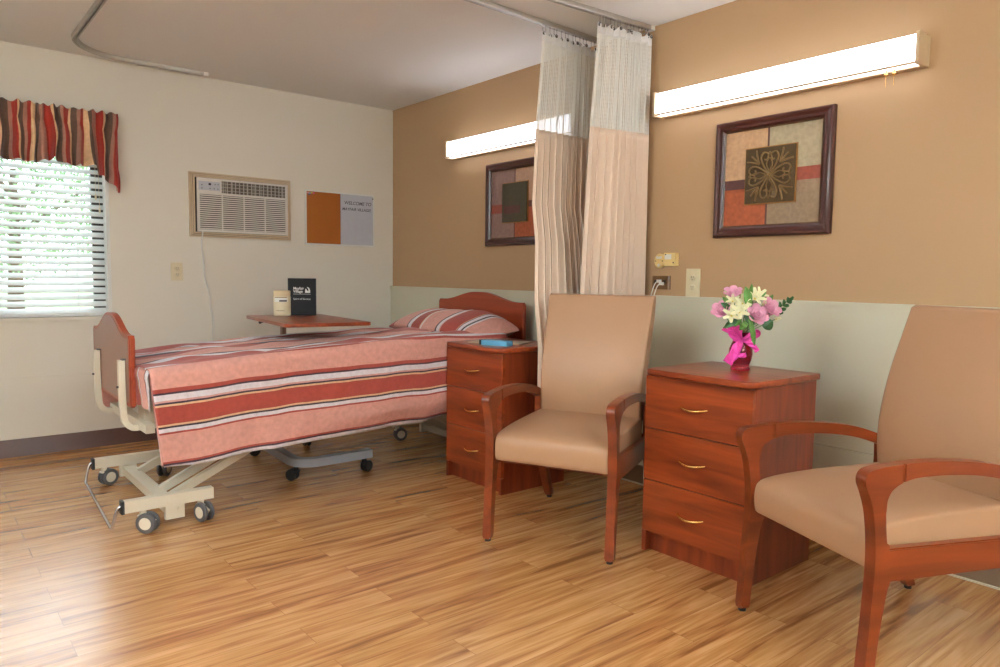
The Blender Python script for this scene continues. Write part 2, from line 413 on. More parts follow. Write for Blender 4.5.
def text(name, body, size, parent, m, loc, basis, ext=.0004, align='LEFT', shear=0, bold=0):
    """lettering as real thin mesh; basis = (right, up) vectors"""
    cu = bpy.data.curves.new(name, 'FONT'); cu.body = body; cu.size = size; cu.extrude = ext; cu.align_x = align; cu.shear = shear; cu.offset = bold
    t = bpy.data.objects.new(name, cu); C.objects.link(t)
    dg = bpy.context.evaluated_depsgraph_get(); me = bpy.data.meshes.new_from_object(t.evaluated_get(dg))
    bpy.data.objects.remove(t); me.materials.clear(); me.materials.append(m)
    r, u = Vector(basis[0]).normalized(), Vector(basis[1]).normalized(); n = r.cross(u)
    mt = Matrix(((r.x, u.x, n.x, loc[0]), (r.y, u.y, n.y, loc[1]), (r.z, u.z, n.z, loc[2]), (0, 0, 0, 1)))
    me.transform(mt); o = bpy.data.objects.new(name, me); C.objects.link(o); o.parent = parent; return o

# ---------------------------------------------------------------- room shell
H = 2.44; XR = 6.9; YN = -4.7
WY0, WY1, WZ0, WZ1 = -3.30, -2.078, .835, 1.98       # window opening in the wall x = 0
b = MB(); b.box(-.2, XR + .2, YN - .2, .2, -.12, 0); struct(b.build('floor', m=M['floor']))
b = MB(); b.box(-.2, XR + .2, YN - .2, .2, H, H + .1); struct(b.build('ceiling', m=M['ceiling']))
b = MB()
b.box(-.15, 0, YN - .2, WY0, 0, H); b.box(-.15, 0, WY1, 0, 0, H); b.box(-.15, 0, WY0, WY1, 0, WZ0); b.box(-.15, 0, WY0, WY1, WZ1, H)
b.box(0, .006, YN, -.001, 0, .474, bev=.002)
struct(b.build('wall_left', m=M['cream_wall'], merge=False))
b = MB(); b.box(-.15, XR + .2, 0, .15, 0, H); struct(b.build('wall_right', m=M['tan_wall']))
b = MB(); b.box(XR, XR + .15, YN, 0, 0, H); struct(b.build('wall_behind', m=M['cream_wall']))
b = MB(); b.box(0, XR, YN - .15, YN, 0, H); struct(b.build('wall_near', m=M['cream_wall']))
b = MB(); b.box(.0065, XR - .001, -.022, -.0005, .404, 1.018, bev=.001); b.box(.0065, XR - .001, -.028, -.0005, 0.0, .400, bev=.002); b.box(.007, XR - .001, -.030, -.0005, 1.012, 1.03, bev=.004)
struct(b.build('trim_1', m=M['panel'], merge=False))
b = MB(); b.prism([(.006, .0), (.022, .0), (.020, .01), (.014, .02), (.013, .098), (.009, .105), (.006, .105)], YN, -.03, axis='Y'); 
o = struct(b.build('baseboard_left', m=M['base']))
b = MB(); b.box(.0, XR, -.047, -.0285, .007, .10, bev=.003, m=mat('brown_base_vinyl', (122, 100, 80), .5)); b.box(.0, XR, -.054, -.0285, .0, .007, bev=.002, m=M['panel']); struct(b.build('baseboard_right', merge=False))

# window and outdoors
b = MB()
for x0, x1, y0, y1, z0, z1 in ((-.13, .004, WY0 - .0, WY0 + .02, WZ0, WZ1), (-.13, .004, WY1 - .02, WY1, WZ0, WZ1), (-.13, .004, WY0, WY1, WZ1 - .02, WZ1),
    ):
    b.box(x0, x1, y0, y1, z0, z1, bev=.002)
wf = struct(b.build('window_1', m=M['white_pl'], merge=False))
b = MB()
for x0, x1, y0, y1, z0, z1 in ((-.12, -.08, WY0 + .02, WY1 - .02, WZ0, WZ0 + .04), (-.12, -.08, WY0 + .02, WY1 - .02, WZ1 - .06, WZ1 - .02), (-.12, -.08, WY0 + .02, WY0 + .07, WZ0, WZ1), (-.12, -.08, WY1 - .085, WY1 - .02, WZ0, WZ1), (-.12, -.08, (WY0 + WY1) / 2 - .02, (WY0 + WY1) / 2 + .02, WZ0, WZ1)):
    b.box(x0, x1, y0, y1, z0, z1, bev=.002)
b.build('sash', wf, M['sash'], merge=False)
b = MB(); b.box(-.102, -.098, WY0 + .05, WY1 - .05, WZ0 + .03, WZ1 - .05); b.build('pane', wf, M['glass'])
b = MB(); b.box(-.13, .03, WY0 - .03, WY1 + .03, WZ0 - .02, WZ0, bev=.005); b.box(.0, .012, WY0 - .02, WY1 + .02, WZ0 - .06, WZ0 - .02, bev=.003); b.build('window_sill', wf, M['cream_wall'])
b = MB(); b.box(-60, -.4, -40, 40, -.4, -.3); gr = b.build('lawn', m=mat('outdoor_grass', (150, 176, 130), .9, .1, var=.3, scale=2)); struct(gr)
b = MB(); b.box(-14, -5, -40, 30, -.3, -.28); pv = b.build('car_park', m=mat('pale_concrete', (205, 200, 196), .9, .1, var=.1, scale=3)); struct(pv)
M['bark'] = mat('bark', (92, 74, 58), .9, .1, var=.3, scale=12)
M['tree_leaf'] = mat('tree_leaf', (134, 164, 118), .7, .2, var=.35, scale=3)
def tree(x, y, h, r, label, seed):
    rnd = random.Random(seed)
    t = thing('tree', label, 'tree', (x, y, -.3), 0, None)
    b = MB(); b.tube([(0, 0, 0), (.05, .03, h * .35), (0, .05, h * .7)], [.2, .14, .07], 10)
    for k in range(5):
        a = k * 1.3; b.tube([(0, .03, h * (.35 + .06 * k)), (cos(a) * r * .6, sin(a) * r * .6, h * (.55 + .06 * k))], [.08, .03], 6)
    b.build('trunk', t, M['bark'])
    b = MB(); 
    for k in range(9000):
        while True:
            p = Vector((rnd.uniform(-1, 1), rnd.uniform(-1, 1), rnd.uniform(-1, 1)))
            if .25 < p.length < 1 and noise.noise(p * 2.3 + Vector((seed, 0, 0))) > -.30: break
        c = Vector((p.x * r, p.y * r, h * .62 + p.z * h * .45)); s = rnd.uniform(.035, .085)
        u = Vector((rnd.uniform(-1, 1), rnd.uniform(-1, 1), rnd.uniform(-1, 1))).normalized(); w = u.cross(Vector((rnd.uniform(-1, 1), .3, 1))).normalized()
        b.faces([c - u * s, c + w * s * .5, c + u * s, c - w * s * .5], [(0, 1, 2, 3)])
    b.build('crown', t, M['tree_leaf'], recalc=False, merge=False)
tree(-16, -1.0, 5.5, 2.4, 'pale green tree outside, seen through the right part of the window blind', 3)
tree(-17, 5.4, 6.0, 2.8, 'broad leafy tree outside beyond the car park, hidden further along by the wall', 5)
tree(-16, -6.8, 5.4, 2.4, 'pale green tree outside, seen through the left part of the window blind', 9)

# ---------------------------------------------------------------- window blind + valance
t = thing('window_blind', 'white horizontal slatted blind hanging in the window under the striped valance', 'window blind', (0, 0, 0))
y0, y1 = WY0 + .024, WY1 - .024
b = MB()
z = WZ0 + .035; pitch = .0435; n = 0; TILT = radians(-36)
while z < WZ1 - .07:
    prof = []
    for k in range(7):
        a = (k / 6 - .5) * .05; prof.append((a, -.0035 * (2 * a / .05) ** 2 + .0035))
    up_ = [(p[0] * cos(TILT) + p[1] * sin(TILT), -p[0] * sin(TILT) * -1 + p[1] * cos(TILT)) for p in prof]
    o1 = [(-.036 + a, z + c + .0012) for a, c in up_]; o2 = [(-.036 + a, z + c - .0012) for a, c in reversed(up_)]
    b.prism(o1 + o2, y0, y1 if n % 1 == 0 else y1, axis='Y'); z += pitch; n += 1
b.build('slats', t, M['slat'])
b = MB(); b.box(-.06, -.012, y0, y1, WZ0 + .003, WZ0 + .02, bev=.004); b.build('bottom_rail', t, M['slat'])
b = MB(); b.box(-.062, -.01, y0, y1, WZ1 - .06, WZ1 - .022, bev=.003); b.build('headrail', t, M['slat'])
b = MB()
for yy in (y1 - .16, y1 - .57, y0 + .16):
    for xx in (-.008, -.062): b.tube([(xx, yy, WZ0 + .012), (xx, yy, WZ1 - .05)], .0011, 6)
b.build('ladder_cord', t, M['white_pl'])
b = MB(); b.tube([(-.002, y1 - .035, WZ1 - .06), (-.002, y1 - .03, 1.52)], .0012, 6); b.lathe([(.001, 1.52), (.006, 1.515), (.005, 1.49), (.002, 1.485)], 10, (-.002, y1 - .03, 0))
b.tube([(-.002, y1 - .05, WZ1 - .06), (-.002, y1 - .05, 1.60)], .0012, 6); b.lathe([(.001, 1.60), (.006, 1.595), (.005, 1.57), (.002, 1.565)], 10, (-.002, y1 - .05, 0))
b.build('pull_cord', t, M['cream_pl'])

t = thing('valance', 'short gathered valance striped in rust, brown and tan over the window', 'valance', (0, 0, 0))
VY0, VY1 = -3.40, -2.035
L = (VY1 - VY0)
bot = [(-3.40, 1.612), (-3.34, 1.69), (-3.27, 1.715), (-3.25, 1.765), (-3.1, 1.768), (-3.0, 1.80), (-2.95, 1.77), (-2.66, 1.768), (-2.60, 1.765), (-2.475, 1.757), (-2.37, 1.795), (-2.33, 1.762), (-2.165, 1.766), (-2.15, 1.72), (-2.09, 1.69), (-2.035, 1.612)]
rv = random.Random(4); ph = [0]
for i in range(400): ph.append(ph[-1] + (.10 + .12 * noise.noise(Vector((i * .045, 3, 0)))) * 3.4)
def vf(u, v):
    i = u * 399; k = int(i); p = ph[k] + (ph[min(k + 1, 400)] - ph[k]) * (i - k)
    yb = VY0 + L * u; zt = 2.10 + .007 * sin(p * 1.3) if v < .01 else 2.10
    zb = interp(bot, yb) + .004 * sin(p)
    z = zt + (zb - zt) * v
    amp = .007 + .010 * min(abs(v - .27), .1) / .1 + .022 * max(0, v - .28)
    x = .078 + amp * sin(p) + .008 * sin(p * .37 + 1)
    if abs(v - .27) < .03: x -= .006
    y = yb + .006 * cos(p) * (1 - min(1, abs(v - .27) * 6)) + (.008 * v) * sin(p * .5 + v * 2.5) + .012 * noise.noise(Vector((yb * 9, z * 7, 0)))
    if u > .999: x = .078
    return (x, y, z)
b = MB(); b.grid(vf, 330, 26, uvf=lambda u, v: (u * L * 1.28 + .02 * v * sin(u * 40), v * .4))
# return to the wall at the right end
b.grid(lambda u, v: (.078 - .072 * u, VY1 - .004 * sin(u * 6), 2.10 + (1.612 + .02 * u - 2.10) * v), 6, 26, uvf=lambda u, v: (L * 1.28 + .08 * u, v * .4))
o = b.build('cloth', t, M['valance'], ang=180, recalc=False); solid(o, .0015)
b = MB(); b.tube([(.042, VY0, 2.055), (.042, VY1 - .02, 2.055)], .006, 8); b.box(.0, .046, VY1 - .03, VY1 - .022, 2.045, 2.065); b.build('rod', t, M['white_pl'])

# ---------------------------------------------------------------- wall lamps
def wall_lamp(x0, x1, label, cords):
    t = thing('wall_lamp', label, 'wall lamp', (x0, 0, 1.950), 0, 'fluorescent wall lamps over the bed and armchairs')
    w = x1 - x0
    b = MB(); b.box(0, w, -.04, -.001, 0, .115, bev=.002); b.box(.004, w - .004, -.102, -.094, .0, .007, bev=.001)
    b.build('housing', t, M['lampbox'], merge=False)
    for k, xx in enumerate((0, w - .012)):
        b = MB(); b.box(xx, xx + .012, -.105, -.0405, -.003, .118, bev=.003); b.lathe([(.004, 0), (.004, .003)], 10, (xx + (.012 if k else -.003), -.05, .06), M['chrome'], axis='X')
        o = b.build('end_cap', t); o.data.materials.clear(); o.data.materials.append(M['lampbox'])
    b = MB(); b.prism([(-.042, .004), (-.093, .004), (-.1, .016), (-.1, .099), (-.093, .111), (-.042, .111)], .013, w - .013, axis='X', bev=.002)
    b.build('diffuser', t, M['lamp_on'])
    for dx in cords:
        b = MB(); b.tube([(dx, -.07, 0), (dx, -.07, -.014)], .004, 8); b.ball((dx, -.07, -.016), .0075)
        b.tube([(dx, -.07, -.02), (dx, -.07, -.062)], .0009, 6); b.build('pull_chain', t, M['brass'])
    return t
wall_lamp(2.73, 3.995, 'long lit wall lamp above the square picture, its beige end cap in view', (1.135, 1.165))
wall_lamp(.885, 2.15, 'long lit wall lamp above the bed, its right end hidden by the privacy curtain', ())

# ---------------------------------------------------------------- pictures
def ornament(b, s, m):
    """four looping petals, four scroll leaves"""
    for k in range(4):
        R = Matrix.Rotation(k * pi / 2, 3, 'Y')
        def A(x, z, d=-.004): return R @ Vector((x, d, z))
        for sg in (-1, 1):
            b.tube(smooth_path([A(.0, .02 * s), A(sg * .10 * s, .14 * s), A(sg * .17 * s, .30 * s), A(sg * .12 * s, .40 * s), A(sg * .03 * s, .37 * s), A(sg * .05 * s, .27 * s), A(sg * .10 * s, .28 * s)], 5), [.004] * 30 + [.003], 6, m, ell=(1, 1))
            b.tube(smooth_path([A(0, .06 * s), A(sg * .055 * s, .18 * s), A(sg * .03 * s, .27 * s), A(0, .30 * s)], 5), .003, 6, m)
        b.ball(A(0, .39 * s), .006, m, 8, 6)
        for q in (-.09, 0, .09):
            dx = .20 * s; b.tube(smooth_path([A(dx, dx), A(dx + (.10 + q * .6) * s, dx + (.10 - q * .6) * s), A(dx + (.16 + q * 1.1) * s, dx + (.16 - q * 1.1) * s)], 5), [.002] + [.005] * 5 + [.004] * 4 + [.0015], 6, m)
    b.ball((0, -.004, 0), .008, m, 10, 6)
def picture(x0, x1, label, cols, relief, plaque):
    z0, z1 = 1.323, 1.869; w = x1 - x0; h = z1 - z0
    t = thing('framed_picture', label, 'picture', ((x0 + x1) / 2, 0, z0), 0, 'framed pictures on the tan wall')
    # mitred frame profile (distance inwards, depth)
    prof = [(0, .0), (0, .022), (.006, .030), (.014, .032), (.026, .026), (.038, .026), (.046, .020), (.052, .014), (.052, .0)]
    b = MB(); W2 = w / 2
    ring = []
    for d, y in prof: ring += [(-W2 + d, -y - .001, d), (W2 - d, -y - .001, d), (W2 - d, -y - .001, h - d), (-W2 + d, -y - .001, h - d)]
    n = len(prof); fs = []
    for i in range(n):
        i2 = (i + 1) % n
        for j in range(4): fs.append((i * 4 + j, i * 4 + (j + 1) % 4, i2 * 4 + (j + 1) % 4, i2 * 4 + j))
    b.faces(ring, fs); b.build('frame', t, M['frame'], ang=25)
    b = MB(); d = .050   # beaded inner edge
    nx = int((w - 2 * d) / .009); nz = int((h - 2 * d) / .009)
    for k in range(nx + 1):
        for zz in (d, h - d): b.ball((-W2 + d + (w - 2 * d) * k / nx, -.018, zz), .0042, None, 6, 4)
    for k in range(1, nz):
        for xx in (-W2 + d, W2 - d): b.ball((xx, -.018, d + (h - 2 * d) * k / nz), .0042, None, 6, 4)
    b.build('beading', t, M['bead'])
    # panel with the colour fields; (u0,u1,v0,v1) fractions
    iw = w - .104; ih = h - .104; b = MB()
    for u0, u1, v0, v1, mn in cols:
        b.box(-iw / 2 + iw * u0, -iw / 2 + iw * u1, -.013, -.002, .052 + ih * v0, .052 + ih * v1, bev=.0008, m=M[mn])
    b.build('artwork', t, merge=False)
    cz = .052 + ih * .51; q = .5 * min(iw, ih) * 1.16 / 2
    p = MB(); p.box(-q, q, -.019, -.0135, cz - q * 1.02, cz + q * 1.02, bev=.001, m=M['gold']); p.box(-q + .005, q - .005, -.024, -.018, cz - q * 1.02 + .005, cz + q * 1.02 - .005, bev=.001, m=plaque)
    po = p.build('plaque', t, merge=False)
    if relief:
        r = MB(); ornament(r, q * 2, None); ro = r.build('relief', po, M['bronze_hi']); ro.location = (0, -.022, cz)
    else:
        r = MB(); r.box(-q * .8, q * .45, -.0245, -.0225, cz - q * .55, cz - q * .15, bev=.0008); r.build('dark_band', po, M['art_plum'])
    return t
picture(3.060, 3.642, 'square picture in dark mahogany frame, bronze scroll relief at its centre', [(0, .455, .49, 1, 'art_tan'), (.475, 1, .56, 1, 'art_stone'), (.455, .475, .5, 1, 'art_plum'), (0, .455, .39, .49, 'art_plum'), (.455, 1, .43, .56, 'art_red'), (0, .455, 0, .39, 'art_rust'), (.475, 1, 0, .43, 'art_taupe'), (.455, .475, 0, .43, 'art_plum')], True, M['bronze'])
picture(1.252, 1.851, 'square dark-framed picture above the bed headboard, partly behind the curtain', [(0, .475, .5, 1, 'art_mauve'), (.495, 1, .52, 1, 'art_rose'), (.475, .495, .5, 1, 'art_plum'), (0, .475, .37, .5, 'art_red'), (.475, 1, .43, .52, 'art_plum'), (0, .475, 0, .37, 'art_mauve'), (.495, 1, 0, .43, 'art_rust'), (.475, .495, 0, .43, 'art_plum')], False, M['olive'])

# ---------------------------------------------------------------- air conditioner
t = thing('air_conditioner', 'white through-wall air conditioner with louvred front in a beige trim frame', 'air conditioner', (0, -1.237, 1.364))
b = MB(); Y0, Y1, hh = -.356, .356, .435
def ring_frame(b, y0, y1, z0, z1, w, x0, x1, m=None):
    b.box(x0, x1, y0, y1, z0, z0 + w, bev=.003, m=m); b.box(x0, x1, y0, y1, z1 - w, z1, bev=.003, m=m); b.box(x0, x1, y0, y0 + w, z0 + w, z1 - w, bev=.003, m=m); b.box(x0, x1, y1 - w, y1, z0 + w, z1 - w, bev=.003, m=m)
ring_frame(b, Y0, Y1, 0, hh, .009, .001, .018, M['trimw']); ring_frame(b, Y0 + .009, Y1 - .009, .009, hh - .009, .003, .001, .010, M['trim_shade']); ring_frame(b, Y0 + .012, Y1 - .012, .012, hh - .012, .0075, .001, .022, M['trimw']); ring_frame(b, Y0 + .0195, Y1 - .0195, .0195, hh - .0195, .003, .001, .012, M['trim_shade']); ring_frame(b, Y0 + .0225, Y1 - .0225, .0225, hh - .0225, .010, .001, .03, M['trimw'])
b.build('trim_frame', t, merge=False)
U0, U1, V0, V1 = -.314, .326, .034, .398
b = MB(); b.box(.001, .006, Y0 + .03, Y1 - .03, .03, hh - .03, m=M['dark']); b.box(.004, .034, U0, U1, V0, V1, bev=.0, m=M['ac_dark'])
b.build('cabinet', t, merge=False)
b = MB()   # face: borders and mullions around the openings
F = .040
gz0, gz1 = .05, .288; vz0, vz1 = .303, .385; vy0 = -.148
b.box(.03, F, U0, U1, V0, gz0, bev=.002); b.box(.03, F, U0, U1, gz1, vz0, bev=.002); b.box(.03, F, U0, U1, vz1, V1, bev=.002)
b.box(.03, F, U0, U0 + .018, gz0, gz1); b.box(.03, F, U1 - .018, U1, gz0, vz1)
for k in range(1, 4):
    yy = U0 + .018 + (U1 - U0 - .036) * k / 4; b.box(.03, F, yy - .004, yy + .004, gz0, gz1)
b.box(.03, F, U0, vy0, vz0, vz1, bev=.002)
b.build('front_panel', t, M['ac_pl'], merge=False)
b = MB(); n = 17
for k in range(n):
    zz = gz0 + (gz1 - gz0) * (k + .5) / n
    b.prism([(.034, zz - .001), (.039, zz - .0045), (.0405, zz - .002), (.036, zz + .004)], U0 + .018, U1 - .018, axis='Y') if False else b.box(.0335, .0385, U0 + .018, U1 - .018, zz - .0042, zz + .0028, bev=.001)
b.build('grille', t, M['ac_pl'], merge=False)
b = MB()
for k in range(3): 
    zz = vz0 + (vz1 - vz0) * (k + .75) / 3.5; b.box(.036, .0375, vy0, U1 - .018, zz - .002, zz + .002)
for k in range(9):
    yy = vy0 + (U1 - .018 - vy0) * (k + .5) / 9; b.box(.0345, .037, yy - .0016, yy + .0016, vz0, vz1)
for k in range(16):
    yy = vy0 + (U1 - .018 - vy0) * (k + .5) / 16; b.box(.0335, .0346, yy - .006, yy + .001, vz0, vz1)
b.build('air_vent', t, M['ac_mid'], merge=False)
b = MB(); b.box(F - .001, F + .001, U0 + .012, vy0 - .01, .315, .375, bev=.0005, m=M['wboard'])
b.box(F + .001, F + .002, U0 + .078, U0 + .094, .350, .364, m=M['black'])
b.build('control_panel', t, merge=False)
for yy, zz in ((.024, .349), (.024, .328), (.078, .328), (.105, .328), (.13, .328), (.112, .358), (.132, .358)):
    b = MB(); b.lathe([(.004, 0), (.0035, .002)], 10, (F + .001, U0 + yy + .01, zz), axis='X'); b.build('button', t, M['greyrub'])
b = MB(); pts = smooth_path([(.04, U0 + .03, .04), (.035, U0 + .032, .0), (.018, U0 + .034, -.08), (.012, U0 + .05, -.25), (.010, U0 + .085, -.45), (.012, U0 + .098, -.60), (.012, U0 + .09, -.80), (.012, U0 + .09, -1.0)], 8)
b.tube([(p.x, p.y + .004 * sin(p.z * 30), p.z) for p in pts], .0042, 8); b.build('power_cord', t, M['white_pl'])

# ---------------------------------------------------------------- cork / whiteboard
t = thing('notice_board', 'white-framed board, half orange cork and half whiteboard with handwriting', 'notice board', (0, -.472, 1.34))
Y0, Y1, hh = -.291, .292, .409
b = MB(); ring_frame(b, Y0, Y1, 0, hh, .011, .001, .014); b.build('frame', t, M['white_pl'], merge=False)
b = MB(); b.box(.001, .009, Y0 + .01, -.001, .01, hh - .01); b.build('cork_panel', t, M['cork'])
b = MB(); b.box(.001, .010, .001, Y1 - .01, .01, hh - .01); wb = b.build('whiteboard_panel', t, M['wboard'])
text('handwriting', 'WELCOME TO', .036, wb, M['ink'], (.0102, .030, .322), ((0, 1, 0), (0, 0, 1)), shear=.2, bold=.0006)
text('handwriting', 'MAYFAIR VILLAGE!', .030, wb, M['ink'], (.0102, .013, .276), ((0, .99, -.0), (0, 0, 1)), shear=.2, bold=.0006)
for yy, zz, c, cn in ((-.27, .385, 'rose', 'pale pink'), (-.255, .383, 'blue', 'light blue'), (-.24, .387, 'lilyc', 'yellow'), (-.262, .373, 'navy', 'dark blue'), (-.225, .385, 'ribbon', 'magenta'), (-.246, .372, 'art_red', 'red')):
    b = MB(); b.lathe([(.0045, 0), (.003, .006), (.0055, .011), (.005, .013)], 10, (.009, yy, zz), axis='X')
    o = b.build('push_pin', m=M[c]); o.location = (0, -.472, 1.34)
    tag(o, 'tiny %s push pin in the top left corner of the cork half' % cn, 'push pin', 'push pins in the cork corner')
b = MB(); b.lathe([(.005, 0), (.005, .004)], 10, (.012, Y1 - .012, hh - .03), axis='X'); b.build('screw', t, M['dark'])

# ---------------------------------------------------------------- outlets and wall devices
def outlet(loc, wall, label, w=.075, h=.12):
    t = thing('power_outlet', label, 'power outlet', loc, 0)
    # local: plate in plane; wall 'x' = on x=0 wall facing +x, 'y' = on y=0 wall facing -y
    R = Matrix.Rotation(radians(90), 3, 'Z') if wall == 'x' else Matrix.Identity(3)
    def bx(b, x0, x1, d0, d1, z0, z1, bev=0, m=None): b.box(x0, x1, -d1, -d0, z0, z1, bev=bev, m=m, rot=R)
    b = MB(); bx(b, -w / 2, w / 2, .001, .007, 0, h, .002); b.build('plate', t, M['cream_pl'])
    for zz in (h * .33, h * .67):
        b = MB(); v = b.lathe([(.017, .0065), (.017, .010), (.0155, .011)], 20, (0, 0, 0), M['cream_pl'], axis='Y')
        for q in v: q.co = R @ Vector((q.co.x, -q.co.y, q.co.z * .85 + zz))
        for sx in (-.006, .006): bx(b, sx - .0014, sx + .0014, .0105, .0115, zz + .000, zz + .008, 0, M['dark'])
        bx(b, -.002, .002, .0105, .0115, zz - .010, zz - .006, 0, M['dark'])
        b.build('receptacle', t, merge=False)
    return t
outlet((0, -1.68, 1.064), 'x', 'cream double power outlet below the air conditioner')
outlet((2.94, 0, 1.03), 'y', 'tall cream double power outlet just above the wainscot by the flowers', .082, .142)
t = thing('data_outlet', 'brown metal wall plate with two plugged white cables beside curtain', 'wall outlet', (2.741, 0, 1.063))
b = MB(); b.box(-.058, .058, -.007, -.001, 0, .071, bev=.002); b.build('plate', t, mat('brown_metal_plate', (128, 96, 66), .35, .5, .6))
b = MB(); b.box(.046, .058, -.010, -.0065, 0, .071, bev=.002); b.build('chrome_edge', t, M['chrome'])
b = MB()
for sx in (-.036, -.006, .02):
    b.box(sx - .009, sx + .009, -.0085, -.006, .03, .048, bev=.001)
b.build('socket', t, M['dark'])
t = thing('charging_cable', 'pair of white cables plugged into the brown wall plate', 'cable', (2.741, 0, 1.063))
for k, (sx, sz) in enumerate(((-.004, .043), (.012, .030))):
    b = MB(); b.box(sx - .009, sx + .009, -.03, -.009, sz - .008, sz + .008, bev=.003); b.build('plug', t, M['white_pl'])
    b = MB(); b.tube(smooth_path([(sx, -.028, sz), (sx - .010, -.040, sz - .014), (sx - .026, -.044, sz - .06), (sx - .045, -.05, sz - .16), (sx - .05 - .01 * k, -.055, sz - .4), (sx - .04, -.06, sz - .8), (sx - .03, -.06, .012 - 1.063)], 6), .0028, 8); b.build('cord', t, M['white_pl'])
t = thing('call_button', 'round yellowed plastic wall disc with small screws above brown plate', 'call button', (2.731, 0, 1.212))
b = MB(); b.lathe([(.034, -.001), (.034, -.012), (.029, -.017), (.001, -.018)], 28, axis='Y', sy=1.15); b.build('body', t, M['yell_pl'])
b = MB(); b.box(-.018, .018, -.0195, -.017, .012, .024, bev=.001); b.build('label_strip', t, M['white_pl']); b = MB(); b.lathe([(.008, -.017), (.008, -.021)], 14, (0, 0, -.022), axis='Y'); b.build('button', t, M['white_pl'])
for sx in (-.022, .022):
    b = MB(); b.lathe([(.003, -.0145), (.003, -.0185)], 8, (sx, 0, 0), axis='Y'); b.build('screw', t, M['dark'])
t = thing('call_station', 'yellowed square plastic box on tan wall beside round disc', 'call box', (2.808, 0, 1.186))
b = MB(); b.box(-.037, .037, -.03, -.001, 0, .067, bev=.004); b.build('body', t, M['yell_pl'])
b = MB(); b.box(-.03, .012, -.0315, -.029, .034, .060, bev=.001); b.build('label_plate', t, M['white_pl'])
b = MB(); b.lathe([(.0035, -.029), (.0035, -.033)], 8, (.026, 0, .016), axis='Y'); b.build('screw', t, M['dark']); b = MB(); b.lathe([(.0035, -.029), (.0035, -.033)], 8, (-.024, 0, .058), axis='Y'); b.build('screw', t, M['dark'])

# ---------------------------------------------------------------- curtain tracks on the ceiling
def track(pts, label):
    t = thing('curtain_track', label, 'curtain track', (0, 0, 0), 0)
    pts = [Vector(p) for p in pts]; n = len(pts)
    prof = [(-.017, 0), (-.017, -.016), (-.013, -.022), (-.004, -.022), (-.004, -.017), (-.011, -.015), (-.011, -.005), (.011, -.005), (.011, -.015), (.004, -.017), (.004, -.022), (.013, -.022), (.017, -.016), (.017, 0)]
    vs = []; 
    for i, p in enumerate(pts):
        d = (pts[min(i + 1, n - 1)] - pts[max(i - 1, 0)]).normalized(); s = Vector((-d.y, d.x, 0))
        vs += [p + s * a + Vector((0, 0, c)) for a, c in prof]
    k = len(prof); fs = [(i * k + j, i * k + (j + 1) % k, (i + 1) * k + (j + 1) % k, (i + 1) * k + j) for i in range(n - 1) for j in range(k)]
    fs += [tuple(range(k)), tuple((n - 1) * k + j for j in range(k))]
    b = MB(); b.faces(vs, fs); b.build('rail', t, M['alu'])
    b = MB(); p = pts[0]; d = (pts[1] - pts[0]).normalized()
    if abs(d.y) > .5: b.box(p.x - .018, p.x + .018, min(p.y, p.y - d.y * .03), max(p.y, p.y - d.y * .03), H - .023, H - .0005, bev=.002)
    b.build('end_stop', t, M['white_pl'])
    return t
tz = H - .0005
c1 = [(.117, -1.52 - i * .05, tz) for i in range(10)]; R_ = .33
for k in range(1, 17):
    a = pi - k * (pi / 2) / 16 * 1; c1.append((.117 + R_ + R_ * cos(a), -1.98 - R_ * sin(pi - a), tz))
c1 += [(.117 + R_ + .1 * i, -2.31, tz) for i in range(1, 22)]
track(c1, 'bent metal curtain track on the ceiling near the window wall')
track([(2.305, -.032, tz), (2.322, -.6, tz), (2.340, -1.2, tz), (2.36, -1.9, tz)], 'straight ceiling track carrying the curtain nearer the bed')
track([(2.63, -.032, tz), (2.596, -.6, tz), (2.58, -1.2, tz), (2.54, -3.0, tz)], 'straight ceiling track carrying the curtain nearer the armchair')

